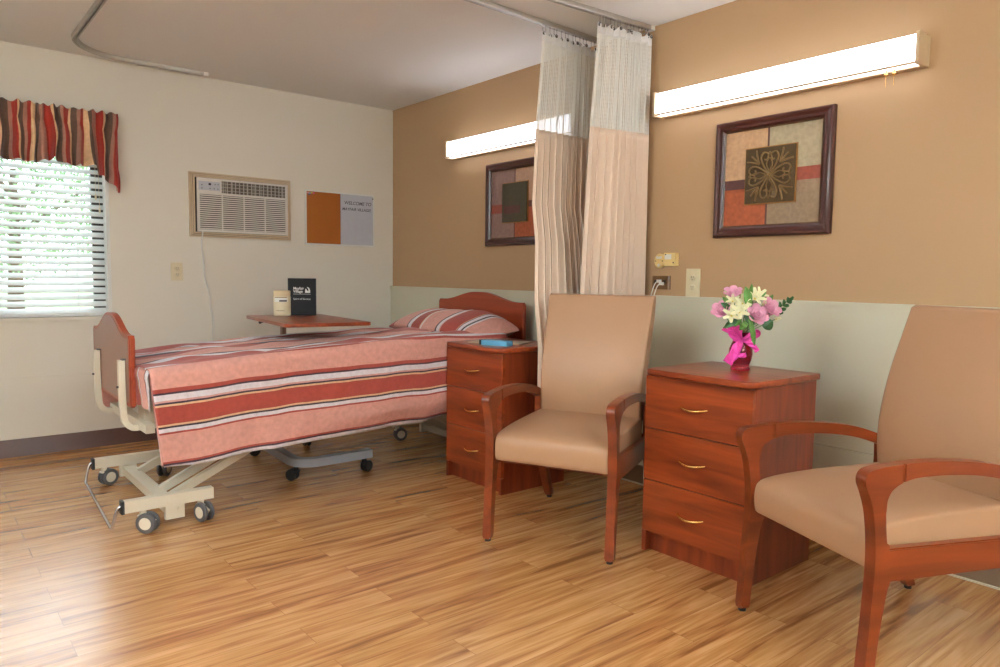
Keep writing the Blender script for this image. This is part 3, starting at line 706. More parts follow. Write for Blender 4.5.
# ---------------------------------------------------------------- privacy curtains
def curtain(xt0, slope, ya, yb, zmesh, zbot, folds, seed, label, lean, widen):
    tx = (lambda y: 2.304 - .03 * y) if xt0 < 2.5 else (lambda y: 2.632 + .06 * y)
    t = thing('privacy_curtain', label, 'curtain', (0, 0, 0), 0, 'privacy curtains')
    rnd = random.Random(seed); ws = [rnd.uniform(.6, 1.5) for _ in range(folds)]; ws[-1] *= 1.6; tot = sum(ws); am = [rnd.uniform(.65, 1.15) for _ in range(folds + 1)]
    cum = [0]
    for w in ws: cum.append(cum[-1] + w / tot)
    ztop = H - .052
    def P(u, z):
        k = 0
        while k < folds - 1 and u > cum[k + 1]: k += 1
        f = (u - cum[k]) / (cum[k + 1] - cum[k]); a = (am[k] * (1 - f) + am[k + 1] * f)
        d = (ztop - z) / (ztop - zbot)
        dr = (.006 + .012 * d) * noise.noise(Vector((u * 4, z * .7, seed)))
        yy = ya + (yb - ya) * u + widen(z) * (1 - u) + .006 * sin(4 * pi * f) + dr * .5
        xx = xt0 + slope * yy + .024 * a * sin(2 * pi * f) * (.8 + .3 * d) + dr + lean(z)
        return Vector((xx, min(yy, -.034), z))
    NU = folds * 14
    def part(name, z0, z1, nv, m, uvs=1.0, zf=None):
        b = MB()
        def f(u, v):
            z = z0 + (z1 - z0) * v
            if zf: z += zf(u, v)
            return P(u, z)
        b.grid(f, NU, nv, uvf=lambda u, v: (u * folds * .125, z0 + (z1 - z0) * v))
        o = b.build(name, t, m, ang=180, recalc=False); return o
    part('netting', ztop - .02, zmesh - .01, 14, M['net'])
    o = part('cloth_panel', zmesh, zbot, 40, M['curtain']); solid(o, .002)
    # scalloped white header: peaks at every hook
    nh = folds + 5
    o = part('header_tape', ztop, ztop - .055, 4, M['hem'], zf=lambda u, v: (1 - v) * (.011 * (cos(2 * pi * u * nh)) - .011)); solid(o, .003)
    for k in range(nh + 1):
        u = min(.995, max(.005, k / nh)); p = P(u, ztop - .012)
        b = MB(); b.lathe([(.0085, 0), (.0085, .003), (.0045, .003), (.0045, 0), (.0085, 0)], 12, (p.x + .002, p.y, p.z), M['dark'], axis='X', cap=False)
        b.build('grommet', t)
        b = MB(); b.tube(smooth_path([(p.x, p.y, p.z - .003), (p.x + .008, p.y, p.z + .004), (tx(p.y), p.y, p.z + .014), (tx(p.y), p.y, H - .021)], 4), .0016, 6); b.ball((tx(p.y), p.y, H - .024), .005, None, 8, 6)
        b.build('hook', t, M['chrome'])
    return t
def lean1(z): return interp([(.3, .185), (.78, .185), (1.0, .10), (1.5, 0)], z)
curtain(2.304, -.03, -.505, -.045, 1.885, .34, 11, 5, 'peach privacy curtain on the left, hanging behind the bedside cabinet next to the bed', lean1, lambda z: interp([(.3, -.165), (.78, -.165), (1.0, -.115), (1.3, -.06), (1.9, -.035), (2.3, 0)], z))
curtain(2.662, .16, -.385, -.036, 1.875, .34, 9, 11, 'peach privacy curtain on the right, hanging straight behind the middle armchair', lambda z: .0, lambda z: interp([(.3, -.10), (1.0, -.085), (1.9, -.03), (2.3, 0)], z))

# ---------------------------------------------------------------- bedside cabinets
def cabinet(x, yfront, label):
    t = thing('bedside_cabinet', label, 'cabinet', (x, yfront, 0), 0, 'cherry three-drawer bedside cabinets')
    w, d = .484, .43
    b = MB(); b.box(0, .018, .0, d, 0, .731, bev=.001); b.box(w - .018, w, .0, d, 0, .731, bev=.001); b.box(.018, w - .018, d - .01, d, .0, .731)
    b.box(0, .018, -.019, .001, 0, .085, bev=.001); b.box(w - .018, w, -.019, .001, 0, .085, bev=.001)
    b.box(.018, w - .018, .004, d, .71, .731); b.box(.018, w - .018, .012, .03, .0, .085); b.box(.018, w - .018, .006, d, .07, .082)
    b.build('carcass', t, M['cherry_v'], merge=False)
    b = MB(); b.box(.018, w - .018, .004, .008, .09, .70); b.build('inner_front', t, M['cherry_gap'])
    b = MB(); b.box(-.002, w + .016, -.042, d + .0, .7315, .757, bev=.006, seg=3, bevz=(.045, lambda c: c.y < 0)); b.build('top', t, M['cherry'])
    zs = [(.087, .299), (.303, .512), (.516, .728)]
    for z0, z1 in zs:
        b = MB(); b.box(.001, w - .001, -.02, .0, z0, z1, bev=.002); dr = b.build('drawer_front', t, M['cherry'])
        cx, cz = w / 2 - .008, (z0 + z1) / 2
        b = MB(); pts = [(cx + (k / 14 - .5) * .118, -.02 - .024 * sin(pi * k / 14) ** .6, cz + .003 - .008 * sin(pi * k / 14)) for k in range(15)]
        b.tube(pts, [.0032 + .002 * sin(pi * k / 14) for k in range(15)], 10); b.build('handle', dr, M['brass'])
    return t
cabinet(3.292, -.765, 'cherry three-drawer bedside cabinet between the two armchairs, holding the flower vase')
cabinet(1.888, -.765, 'cherry three-drawer bedside cabinet beside the bed headboard, left of middle armchair')

# ---------------------------------------------------------------- armchairs
def armchair(x, y, rz, label):
    t = thing('armchair', label, 'armchair', (x, y, 0), rz, 'tan high-back armchairs')
    wood_ = M['chair_wood']
    for s in (-1, 1):
        xi, xo = (.250, .286) if s > 0 else (-.286, -.250)
        front = s2([(-.002, .012), (.004, .10), (.014, .25), (.019, .39), (.008, .50), (-.010, .560), (-.023, .590), (-.024, .610), (-.012, .626), (.015, .6335), (.06, .638), (.10, .640)]) + s2([(.10, .5915), (.080, .583), (.060, .568), (.049, .545), (.047, .52), (.047, .50), (.055, .43), (.068, .413)]) + s2([(.074, .325), (.062, .29), (.048, .20), (.037, .10), (.030, .012)])
        b = MB(); b.prism(front, xi, xo, bev=.005); lg = b.build('leg', t, wood_, ang=35)
        b = MB(); b.lathe([(.013, .0), (.013, .012)], 12, ((xi + xo) / 2, .014, 0)); b.build('foot_glide', lg, M['rubber'])
        arm = s2([(.1005, .640), (.14, .642), (.22, .641), (.33, .633), (.43, .617), (.50, .597), (.560, .575)]) + s2([(.560, .540), (.50, .560), (.43, .580), (.33, .596), (.22, .602), (.14, .600), (.1005, .5915)])
        b = MB(); b.prism(arm, xi, xo, bev=.0035, seg=2); b.build('armrest', t, wood_, ang=35)
        rear = s2([(.545, .572), (.548, .50), (.548, .42), (.560, .32), (.600, .20), (.655, .09), (.700, .012)]) + s2([(.735, .012), (.700, .09), (.650, .20), (.612, .32), (.600, .42), (.600, .50), (.595, .56)])
        b = MB(); b.prism(rear, xi, xo, bev=.005); lg = b.build('leg', t, wood_, ang=35)
        b = MB(); b.lathe([(.013, .0), (.013, .012)], 12, ((xi + xo) / 2, .716, 0)); b.build('foot_glide', lg, M['rubber'])
        b = MB(); b.prism([(.06, .412), (.556, .404), (.556, .318), (.30, .322), (.10, .322), (.068, .318)], xi + .003, xo - .003, bev=.004); b.build('side_rail', t, wood_, ang=35)
    b = MB(); b.box(-.2495, .2495, .075, .10, .33, .375, bev=.003); b.box(-.2495, .2495, .555, .58, .33, .41, bev=.003); b.build('cross_rail', t, wood_)
    # seat cushion: front waterfall, crowned top
    def seat(u, v):
        # u across, v around profile
        sec = [(.50, .365), (.30, .360), (.12, .352), (.055, .348), (.030, .362), (.022, .395), (.030, .432), (.060, .458), (.12, .470), (.25, .474), (.38, .466), (.50, .455)]
        return sec
    sec = s2([(.53, .372), (.30, .364), (.12, .352), (.048, .347), (.032, .353), (.026, .385), (.027, .425), (.040, .450), (.075, .463), (.14, .472), (.25, .480), (.40, .485), (.53, .488)], 4)
    xs = [(-.2490, .90, -.012), (-.2495, .96, -.006), (-.246, .99, -.002), (-.235, 1, .0), (-.15, 1, .004), (0, 1, .006), (.15, 1, .004), (.235, 1, .0), (.246, .99, -.002), (.2495, .96, -.006), (.2490, .90, -.012)]
    b = MB(); vs = []; n = len(sec)
    for xx, k, dz in xs:
        for (yy, zz) in sec: vs.append((xx, .29 + (yy - .29) * (k if yy < .29 else 1), .40 + (zz - .40) * (1 if k == 1 else k) + (dz if zz > .41 else 0) * .5))
    fs = [(i * n + j, i * n + (j + 1) % n, (i + 1) * n + (j + 1) % n, (i + 1) * n + j) for i in range(len(xs) - 1) for j in range(n)]
    fs += [tuple(range(n)), tuple((len(xs) - 1) * n + j for j in range(n))]
    b.faces(vs, fs); b.build('seat', t, M['vinyl'], ang=50)
    # backrest: S-curved cushion
    fr = s2([(.522, .470), (.514, .55), (.518, .64), (.538, .74), (.570, .84), (.606, .93), (.634, 1.00), (.646, 1.03)], 5)
    bk = s2([(.685, 1.036), (.692, 1.02), (.690, .95), (.664, .86), (.634, .76), (.606, .65), (.596, .55), (.590, .470)], 5)
    sec = fr + [(.668, 1.040)] + bk
    b = MB(); vs = []; n = len(sec)
    cy = lambda z: interp([(.45, .556), (.65, .567), (.84, .627), (1.03, .674)], z)
    for xf, k in ((-1, .55), (-1.0, .82), (-.985, .96), (-.94, 1), (-.5, 1.05), (0, 1.07), (.5, 1.05), (.94, 1), (.985, .96), (1.0, .82), (1, .55)):
        for (yy, zz) in sec:
            hw = interp([(.45, .243), (.62, .247), (.85, .254), (1.04, .260)], zz)
            c = cy(zz); vs.append((xf * hw, c + (yy - c) * k, zz - (.006 if abs(xf) == 1 and k < .6 and zz > 1 else 0)))
    fs = [(i * n + j, i * n + (j + 1) % n, (i + 1) * n + (j + 1) % n, (i + 1) * n + j) for i in range(10) for j in range(n)]
    fs += [tuple(range(n)), tuple(10 * n + j for j in range(n))]
    b.faces(vs, fs); b.build('backrest', t, M['vinyl'], ang=60)
    return t
armchair(3.077, -1.13, radians(25), 'tan vinyl armchair with wooden arms, standing before the curtain between the cabinets')
rz2 = -radians(23.1)
armchair(3.856 + .27 * cos(rz2), -.959 + .27 * sin(rz2), rz2, 'tan vinyl armchair with wooden arms, nearest the camera, right of the flower cabinet')

# ---------------------------------------------------------------- bed
t = thing('hospital_bed', 'adjustable hospital bed with cherry end boards and beige wheeled frame', 'bed', (0, 0, 0))
def board(name, x0, x1, y0, y1, zb, ze, zc, m_in, m_out):
    xm = (x0 + x1) / 2; w = (x1 - x0) / 2
    top = []
    for k in range(41):
        s = -1 + 2 * k / 40; a = abs(s); f = 1 if a < .06 else (0 if a > .86 else .5 + .5 * cos(pi * (a - .06) / .80))
        top.append((xm + w * s, ze + (zc - ze) * f))
    top[0] = (x0 + .012, ze + .0); top[-1] = (x1 - .012, ze)
    out = [(x0, zb + .01), (x0, ze - .014)] + top + [(x1, ze - .014), (x1, zb + .01), (x1 - .01, zb), (x0 + .01, zb)]
    b = MB(); b.prism(out, y0, y1, axis='Y', bev=.006, seg=3); return b.build(name, t, m_in, ang=35)
fb = board('footboard', .87, 1.655, -2.345, -2.319, .510, .835, .922, M['bed_board'], None)
# outer face of the footboard, its laminate colour greyed by painted reflection
b = MB(); xm, w = 1.2625, .378; top = []
for k in range(41):
    s = -1 + 2 * k / 40; a = abs(s); f = 1 if a < .06 else (0 if a > .86 else .5 + .5 * cos(pi * (a - .06) / .80)); top.append((xm + w * s, .820 + .088 * f))
b.prism([(xm - w, .53)] + top + [(xm + w, .53)], -2.3475, -2.3445, axis='Y', bev=.001); b.build('outer_panel', fb, M['bed_board_out'])
board('headboard', .845, 1.775, -.125, -.098, .52, .957, 1.014, M['bed_board'], None)
# mattress and deck
b = MB(); b.box(.90, 1.80, -2.28, -.16, .53, .68, bev=.03, seg=4); b.build('mattress', t, mat('mattress_cloth', (210, 205, 200), .8))
b = MB()
for xx in (.93, 1.74): b.box(xx, xx + .035, -2.25, -.14, .47, .525, bev=.004)
for yy in (-2.25, -1.7, -1.2, -.7, -.18): b.box(.965, 1.74, yy, yy + .04, .48, .515, bev=.003)
b.box(.96, 1.74, -2.20, -.2, .516, .528)
b.build('deck_frame', t, M['beige_metal'], merge=False)
# end-board brackets (square tube hooking under the deck)
for xx, yo, sg in ((1.58, -2.364, 1), (1.045, -2.364, 1), (1.66, -.078, -1), (1.0, -.078, -1)):
    pts = [(xx, yo, .722), (xx, yo, .60), (xx, yo + sg * .004, .47), (xx, yo + sg * .012, .435), (xx, yo + sg * .03, .415), (xx, yo + sg * .055, .408), (xx, yo + sg * .14, .41)]
    b = MB(); b.bar(smooth_path(pts, 4), .034, .026, bev=.006); b.box(xx - .018, xx + .018, yo + sg * .14 - .02, yo + sg * .14 + .02, .40, .48, bev=.004)
    b.tube([(xx, yo, .722), (xx, yo, .728)], .018, 12, M['greyrub']) if False else None
    br = b.build('end_bracket', t, M['beige_metal'], merge=False)
    b = MB(); b.box(xx - .02, xx + .02, min(yo - sg * .0, yo + sg * .03), max(yo, yo + sg * .03) - .0, .7215, .727, bev=.001); b.build('bracket_cap', br, M['greyrub'])
    b = MB(); b.tube([(xx, yo - sg * .022, .60), (xx, yo + sg * .01, .60)], .005, 10); b.build('pin', br, M['greyrub'])
b = MB(); b.box(1.0, 1.72, -2.30, -2.262, .40, .44, bev=.004); b.build('lower_crossbar', t, M['beige_metal']); b = MB(); b.box(1.0, 1.72, -.19, -.15, .40, .44, bev=.004); b.build('lower_crossbar', t, M['beige_metal']); b = MB(); b.box(1.50, 1.62, -2.28, -2.12, .435, .50, bev=.01); b.build('actuator_box', t, M['beige_metal'])
# wheeled base units
def caster(x, y, top, rz, name_parent, wheel_m, r=.05, hub_m=None, w=.018, gap=.022):
    R = Matrix.Rotation(rz, 3, 'Z'); o = Vector((x, y, 0))
    def T(vs):
        for q in vs: q.co = R @ q.co + o
    b = MB(); off = .022
    T(b.tube([(0, 0, top), (0, 0, r * 1.55)], [.014, .014], 12)); T(b.tube([(0, 0, r * 1.6), (0, 0, r * 1.72)], .022, 14))
    v = b.prism([(-.012, r * 1.6), (.014, r * 1.65), (off + .035, r * 1.25), (off + .02, r * .8), (off, r * .75), (off - .008, r * 1.0)], -gap * .45, gap * .45, axis='X', bev=.003)
    for q in list(b.bm.verts):
        if q.co.z > 0 and abs(q.co.x) <= gap * .5 and abs(q.co.y) < .09 and q not in (): pass
    co = b.build('caster', name_parent, hub_m or M['beige_metal'])
    # fork verts were built at origin: move only those (rebuild cleanly)
    me = co.data
    for q in me.vertices:
        p = q.co
        if (p - o).length > .2 and p.xy.length < .2: q.co = R @ p + o
    for s in (-1, 1):
        b = MB(); c = s * gap * .75
        v = b.lathe([(r * .55, c - s * w * .5), (r * .93, c - s * w * .5), (r, c - s * w * .3), (r, c + s * w * .3), (r * .93, c + s * w * .5), (r * .66, c + s * w * .55)], 28, (0, off, r), wheel_m, axis='X'); T(v)
        v = b.lathe([(r * .64, c + s * w * .3), (r * .6, c + s * w * .62), (.001, c + s * w * .66)], 20, (0, off, r), hub_m or M['beige_metal'], axis='X'); T(v)
        b.build('wheel', co, merge=False)
    return co
def base_unit(ya0, yb, beam_y, bar):
    """two rails along y with casters, joined by a low beam along x"""
    for xx in (.98, 1.84):
        ya = ya0 + (.045 if bar and xx < 1 else 0)
        b = MB(); b.box(xx - .02, xx + .02, min(ya, yb), max(ya, yb), .098, .148, bev=.004)
        b.box(xx - .012, xx + .012, beam_y - .045, beam_y + .035, .035, .105, bev=.004); b.tube([(xx - .018, beam_y + .012, .075), (xx + .018, beam_y + .012, .075)], .009, 10, M['chrome'])
        o = b.build('base_rail', t, merge=False); o.data.materials.clear(); o.data.materials.append(M['beige_metal'])
        sg = 1 if ya < yb else -1
        b = MB(); b.box(xx - .022, xx + .022, min(ya - sg * .004, ya + sg * .008), max(ya - sg * .004, ya + sg * .008), .095, .151, bev=.003); b.build('rail_cap', o, M['rubber'])
    b = MB(); b.box(1.0, 1.82, beam_y - .035, beam_y + .025, .050, .092, bev=.006); b.build('base_beam', t, M['beige_metal'])
    if bar:
        b = MB(); ye = ya - .005
        L_ = smooth_path([(.98, ye + .01, .125), (.98, ye - .006, .122), (.985, ye - .018, .09), (.99, ye - .028, .045), (1.0, ye - .03, .030), (1.02, ye - .03, .028)], 4)
        b.tube([Vector((p.x, p.y + .045, p.z)) for p in L_] + [Vector((2.82 - p.x, p.y, p.z)) for p in reversed(L_)], .0065, 10)
        b.build('brake_bar', t, M['chrome'])
base_unit(-2.432, -2.055, -2.215, True); base_unit(-.10, -.60, -.32, False)
for x, y, rz in ((.985, -2.335, .35), (1.845, -2.35, -.75), (1.835, -2.105, -1.25), (.99, -2.05, .9), (.985, -.555, -.3), (1.84, -.56, .3), (.985, -.16, .2), (1.84, -.17, 0)):
    caster(x, y, .105, rz, t, M['greyrub'], r=.044, w=.016)
for xx in (1.13, 1.53, 1.68):
    b = MB(); b.bar([(xx, -2.20, .085), (xx, -1.42, .455)], .028, .038); b.build('lift_arm', t, M['beige_metal'])
for xx in (1.05, 1.30, 1.68):
    b = MB(); b.bar([(xx, -.31, .085), (xx, -.98, .445)], .03, .04); b.build('lift_arm', t, M['beige_metal'])
for yy in (-1.42, -.98):
    b = MB(); b.tube([(.95, yy, .455), (1.75, yy, .455)], .014, 12); b.build('pivot_shaft', t, M['beige_metal'])

# bedspread
ztab = [(-2.31, .700), (-2.10, .716), (-1.876, .734), (-1.63, .752), (-1.07, .775), (-.77, .790), (-.6, .785), (-.3, .775)]
def cover_pt(y, v):
    """v: metres across; 0 = near top edge, negative over the top, positive down the near side"""
    zt = interp(ztab, y); XE = 1.845
    if v <= -1.0:                                   # far side drop
        d = -1.0 - v; x = .845 - .012 * min(1, d / .05) - .006 * sin(y * 14); z = zt - .038 - d
        return Vector((x, y, z))
    if v < 0:
        x = XE + v; f = -v
        n1 = noise.noise(Vector((y * 1.6, x * 5.5, 1.3))); n2 = noise.noise(Vector((y * 5, x * 12, 4.1)))
        edge = min(1, f / .10) * min(1, (1.0 - f) / .08)
        z = zt + edge * (-.004 + .018 * n1 + .016 * n2) - .024 * f - .010 * (1 - min(1, f / .025)) ** 2 - .014 * (1 - min(1, (1 - f) / .03)) ** 2
        return Vector((x + .012 * noise.noise(Vector((y * 3, 9, 0))) * edge, y, z))
    d = v
    r = .02
    rip = .014 * noise.noise(Vector((y * 3.3, d * 1.2, 7))) + .009 * noise.noise(Vector((y * 8, d * 4, 2))) + .005 * noise.noise(Vector((y * 16 + d * 14, d * 7, 6)))
    x = XE + .012 * min(1, d / r) + .025 * d / .45 + rip * min(1, d / .15)
    if d > .36 and y > -1.7:                        # hem rolls inwards towards the head
        k = (d - .36) * min(1, (y + 1.7) / .5); x -= k * .7
    return Vector((x, y, zt - .010 - d * (1 - .0) + .004 * noise.noise(Vector((y * 6, 3, 3))) + .010 * noise.noise(Vector((y * 4, 8, 1))) * d / .4))
def vlen(y): return interp([(-2.31, .414), (-2.1, .428), (-1.64, .444), (-1.37, .452), (-1.0, .462), (-.77, .45), (-.3, .44)], y)
b = MB(); NU, NV = 150, 130
def qf(u, v):
    y = -2.312 + (-.32 + 2.312) * u; vv = -1.28 + (1.28 + vlen(y)) * v
    p = cover_pt(y, vv)
    if vv > 0: p.y += .04 * vv / .4 * max(0, 1 - u * 8)
    return p
def quv(u, v):
    y = -2.312 + (-.32 + 2.312) * u; vv = -1.28 + (1.28 + vlen(y)) * v
    wv = 0 if vv > .02 else .085 * noise.noise(Vector((y * 2.2, vv * 2, 5))) * min(1, (.02 - vv) / .1)
    return (y, vv + wv + .010 - .045 * u)
b.grid(qf, NU, NV, uvf=quv)
def ff(u, v):       # foot end drop, slightly pleated
    x = .845 + 1.006 * u; z0 = cover_pt(-2.312, x - 1.845).z if x < 1.845 else .688
    return Vector((x + .006 * sin(v * 9), -2.312 - .008 * sin(pi * min(1, v * 3)) + .004 * sin(u * 60) * v, z0 - v * .17))
def corner(u, v):   # the near edge folds round the foot corner
    p = qf(0, (1.28 + vlen(-2.312) * v) / (1.28 + vlen(-2.312)))
    return Vector((p.x - .10 * u, p.y - .012 * sin(pi * u) + .03 * u, p.z))
b.grid(corner, 8, 24, uvf=lambda u, v: (v * .3, .10 - .42 * u + .012 * sin(v * 7)))
b.grid(ff, 90, 10, uvf=lambda u, v: (v * .2, -.9 + 1.35 * u + .02 * sin(v * 5)))
o = b.build('bedspread', m=M['quilt'], ang=180, recalc=False, merge=False); solid(o, .006, -1)
tag(o, 'pink and rust striped bedspread covering the hospital bed', 'bedspread')

# pillow in a striped sham
b = MB(); PW, PD, PT = .475, .22, .074
def pf(u, v):
    # u across x, v around the section
    s = -1 + 2 * u; a = 2 * pi * v
    k = max(0, 1 - abs(s) ** 4) ** .5; kk = 1
    cx, cz = cos(a), sin(a)
    ex = math.copysign(abs(cx) ** .8, cx); ez = math.copysign(abs(cz) ** 1.05, cz)
    th = PT * (k * .93 + .07)
    x = s * PW; y = ex * PD * (.86 + .14 * k); z = ez * th * (1 - .35 * abs(ex) ** 3)
    z += .012 * noise.noise(Vector((x * 6, y * 6, 2))) * k - .060 * max(0, s - .45) ** 1.5 * 2.6 - .02 * max(0, -s - .7) * 3; 
    return Vector((x, y, z))
b.grid(pf, 50, 40, uvf=lambda u, v: (v, u * .94 + .03 * sin(2 * pi * v + .7) + .02 + .06 * (sin(2 * pi * v) < 0)))
o = b.build('pillow', m=M['sham'], ang=180)
o.rotation_euler = (radians(10), 0, radians(-2)); o.location = (1.335, -.375, .818)
tag(o, 'pillow in a pink and rust striped sham leaning on the headboard', 'pillow')

# ---------------------------------------------------------------- overbed table and what stands on it
TA = radians(-7)
t = thing('overbed_table', 'wheeled overbed table with cherry top reaching over the bed', 'overbed table', (0, 0, 0))
R = Matrix.Translation((1.168, -1.293, .8495)) @ Matrix.Rotation(TA, 4, 'Z')
b = MB(); v = b.box(-.435, .435, -.24, .24, -.010, .010, bev=.004, seg=3, bevz=(.03, lambda c: True)); 
tt = b.build('tabletop', t, M['cherry']); tt.matrix_local = R
def TP(x, y, z=.0): return R @ Vector((x, y, z))
b = MB(); b.bar([(.79, -1.27, .065), (.79, -1.27, .55)], .05, .035); b.build('column', t, M['grey_metal'])
b = MB(); b.bar([(.79, -1.27, .5), (.79, -1.27, .812)], .036, .024); b.build('inner_column', t, mat('brown_reflection_tube', (150, 108, 84), .4, .5))  # chrome tube with its brown reflections painted into the colour
b = MB(); b.box(.76, 1.18, -1.31, -1.23, .812, .839, bev=.004); b.build('support_plate', t, M['beige_metal'])
b = MB(); b.tube([(.84, -1.33, .830), (.83, -1.40, .826), (.83, -1.43, .822)], .006, 8); b.ball((.83, -1.433, .822), .010); b.build('height_lever', t, M['rubber'], merge=False)
b = MB(); pts = [(.79, -1.08, .105), (.79, -1.20, .105), (.79, -1.36, .105), (.80, -1.42, .105), (.84, -1.455, .105), (.92, -1.475, .105), (1.2, -1.49, .105), (1.42, -1.505, .105), (1.49, -1.50, .105), (1.53, -1.475, .105), (1.555, -1.43, .105), (1.56, -1.37, .105), (1.555, -1.08, .105)]
b.bar(smooth_path(pts, 4), .05, .045, bev=.004); b.build('base', t, M['grey_metal'])
for x, y, rz in ((1.49, -1.50, 2.2), (1.555, -1.12, .4), (.79, -1.11, 1.5), (.84, -1.455, 2.6)):
    caster(x, y, .09, rz, t, M['rubber'], r=.032, hub_m=M['rubber'], w=.014, gap=.018)

# black book standing on the table, facing the camera side
bp_ = Vector((.87, -1.178, 0)); face = radians(56)
t = thing('menu_book', 'black book standing on the overbed table, white lettering and logo on its cover', 'book', (bp_.x, bp_.y, .8600), face)
bw, bh = .170, .232
b = MB(); b.box(-bw / 2, bw / 2, -.012, -.009, 0, bh, bev=.001); b.box(-bw / 2, bw / 2, .009, .012, 0, bh, bev=.001); b.box(-bw / 2, -bw / 2 + .004, -.010, .010, 0, bh, bev=.001); cv = b.build('cover', t, M['black'], merge=False)
b = MB(); b.box(-bw / 2 + .005, bw / 2 - .004, -.0088, .0088, .003, bh - .003); b.build('pages', t, M['paper'])
Wm = M['white_pl']; bs = ((1, 0, 0), (0, 0, 1)); yf = -.0125
text('lettering', 'Mayfair', .0225, cv, Wm, (-.052, yf, .162), bs, bold=.0005)
text('lettering', 'Village', .0225, cv, Wm, (-.052, yf, .143), bs, bold=.0005)
text('lettering', 'Spirit of Service', .0165, cv, Wm, (-.052, yf, .098), bs)
b = MB(); b.prism([(.020, .142), (.052, .142), (.051, .160), (.046, .172), (.036, .179), (.032, .174), (.038, .170), (.040, .163), (.042, .150), (.033, .157), (.026, .168), (.022, .166)], yf - .0003, yf + .0006, axis='Y'); b.box(-.052, .054, yf - .0003, yf + .0006, .1325, .1345); b.build('logo', cv, Wm, merge=False)

t = thing('canister', 'cream round canister with a pale label, in front of black book', 'canister', (.825, -1.290, .8600), radians(56))
b = MB(); b.lathe([(.048, 0), (.052, .004), (.052, .115), (.050, .119)], 36, c=(0, 0, 0)); b.build('body', t, M['cream_pl'])
b = MB(); b.lathe([(.0495, .1192), (.0505, .123), (.0505, .150), (.047, .155), (.001, .157)], 36); b.build('lid', t, mat('tan_lid', (222, 198, 158), .5))
def wrap(b, a0, a1, z0, z1, r, m): b.grid(lambda u, v: (r * cos(a0 + (a1 - a0) * u), r * sin(a0 + (a1 - a0) * u), z0 + (z1 - z0) * v), 12, 1, m)
b = MB(); wrap(b, -2.4, -.7, .085, .110, .0526, M['white_pl']); wrap(b, -1.7, -.8, .087, .098, .0530, M['greyrub']); wrap(b, -2.3, -.8, .111, .115, .0526, M['art_taupe']); wrap(b, -2.1, -1.1, .030, .033, .0526, M['art_taupe']); b.build('label', t, merge=False)

# ---------------------------------------------------------------- things on the bed-side cabinet
t = thing('box', 'small light blue box with black end on the bedside cabinet', 'box', (2.215, -.70, .7575), radians(18))
b = MB(); b.box(-.075, .085, -.03, .03, .0, .026, bev=.002); b.build('body', t, M['blue'])
b = MB(); b.box(-.088, -.0752, -.03, .03, .0, .026, bev=.002); b.build('end', t, M['black'])
b = MB(); b.box(-.15, .15, -.105, .105, 0, .004, bev=.001); b.box(-.148, .148, -.103, .103, .004, .0046, m=M['art_taupe'])
o = b.build('magazine', merge=False); o.data.materials.clear(); o.data.materials.append(M['paper']); o.data.materials.append(M['art_taupe']); o.location = (2.10, -.575, .7575); o.rotation_euler.z = radians(28)
tag(o, 'thin magazine lying on the bedside cabinet behind the blue box', 'magazine')
b = MB(); b.box(-.06, .06, -.035, .035, 0, .010, bev=.001); o = b.build('leaflet', m=M['navy']); o.location = (2.10, -.60, .7626); o.rotation_euler.z = radians(12)
tag(o, 'folded dark blue printed leaflet lying on the magazine', 'leaflet')

# ---------------------------------------------------------------- flowers
VX, VY, VZ = 3.545, -.51, .7575
t = thing('flower_vase', 'ruby red glass vase on the cherry cabinet, pink ribbon at its neck', 'vase', (VX, VY, VZ))
b = MB()
outer = [(.001, 0), (.036, 0), (.039, .004), (.036, .012), (.034, .018), (.042, .04), (.0465, .065), (.045, .085), (.036, .108), (.030, .120), (.029, .130), (.033, .145), (.037, .152)]
inner = [(.034, .151), (.030, .144), (.026, .130), (.027, .120), (.033, .107), (.041, .085), (.0425, .065), (.038, .042), (.030, .024), (.001, .022)]
b.lathe(outer + inner, 40, cap=False); b.build('glass', t, M['ruby'], ang=60)
b = MB(); b.lathe([(.031, .114), (.0325, .119), (.0315, .126), (.030, .128), (.029, .114), (.031, .114)], 30, cap=False)
E1 = Vector((cos(YAW), sin(YAW), 0)); EC = Vector((sin(YAW), -cos(YAW), 0))     # sideways and toward the room
def RP(a, d, z): return E1 * a + EC * d + Vector((0, 0, z))
def band(b, path, w, flut=.004):
    pts = smooth_path(path, 6); n = len(pts)
    def f(u, v):
        i = u * (n - 1); k = min(int(i), n - 2); p = pts[k].lerp(pts[k + 1], i - k); d = (pts[k + 1] - pts[k]).normalized()
        s = d.cross(EC); s = s.normalized() if s.length > .1 else E1
        ww = w * (.35 + .65 * min(1, u * 4)) 
        return p + s * (v - .5) * ww + EC * (flut * sin(u * 16 + v * 7))
    b.grid(f, 30, 6)
band(b, [RP(-.01, .034, .122), RP(-.026, .05, .146), RP(-.030, .052, .166), RP(-.052, .045, .170), RP(-.050, .040, .148), RP(-.02, .035, .124)], .030)
band(b, [RP(-.01, .034, .122), RP(-.045, .045, .148), RP(-.072, .045, .160), RP(-.090, .042, .168)], .014)
band(b, [RP(-.01, .034, .122), RP(.020, .040, .142), RP(.044, .038, .156), RP(.054, .034, .146), RP(.03, .034, .132), RP(-.005, .035, .122)], .022)
band(b, [RP(-.01, .035, .120), RP(-.030, .050, .095), RP(-.046, .052, .064), RP(-.060, .050, .045), RP(-.068, .048, .032)], .040)
band(b, [RP(0, .035, .120), RP(.02, .05, .110), RP(.040, .048, .095), RP(.050, .045, .078)], .020)
band(b, [RP(-.035, .052, .080), RP(-.022, .056, .064), RP(.004, .054, .066)], .018)
o = b.build('ribbon', t, M['ribbon'], ang=180, recalc=False, merge=False); solid(o, .0006)
PXM = 1 / 250.0
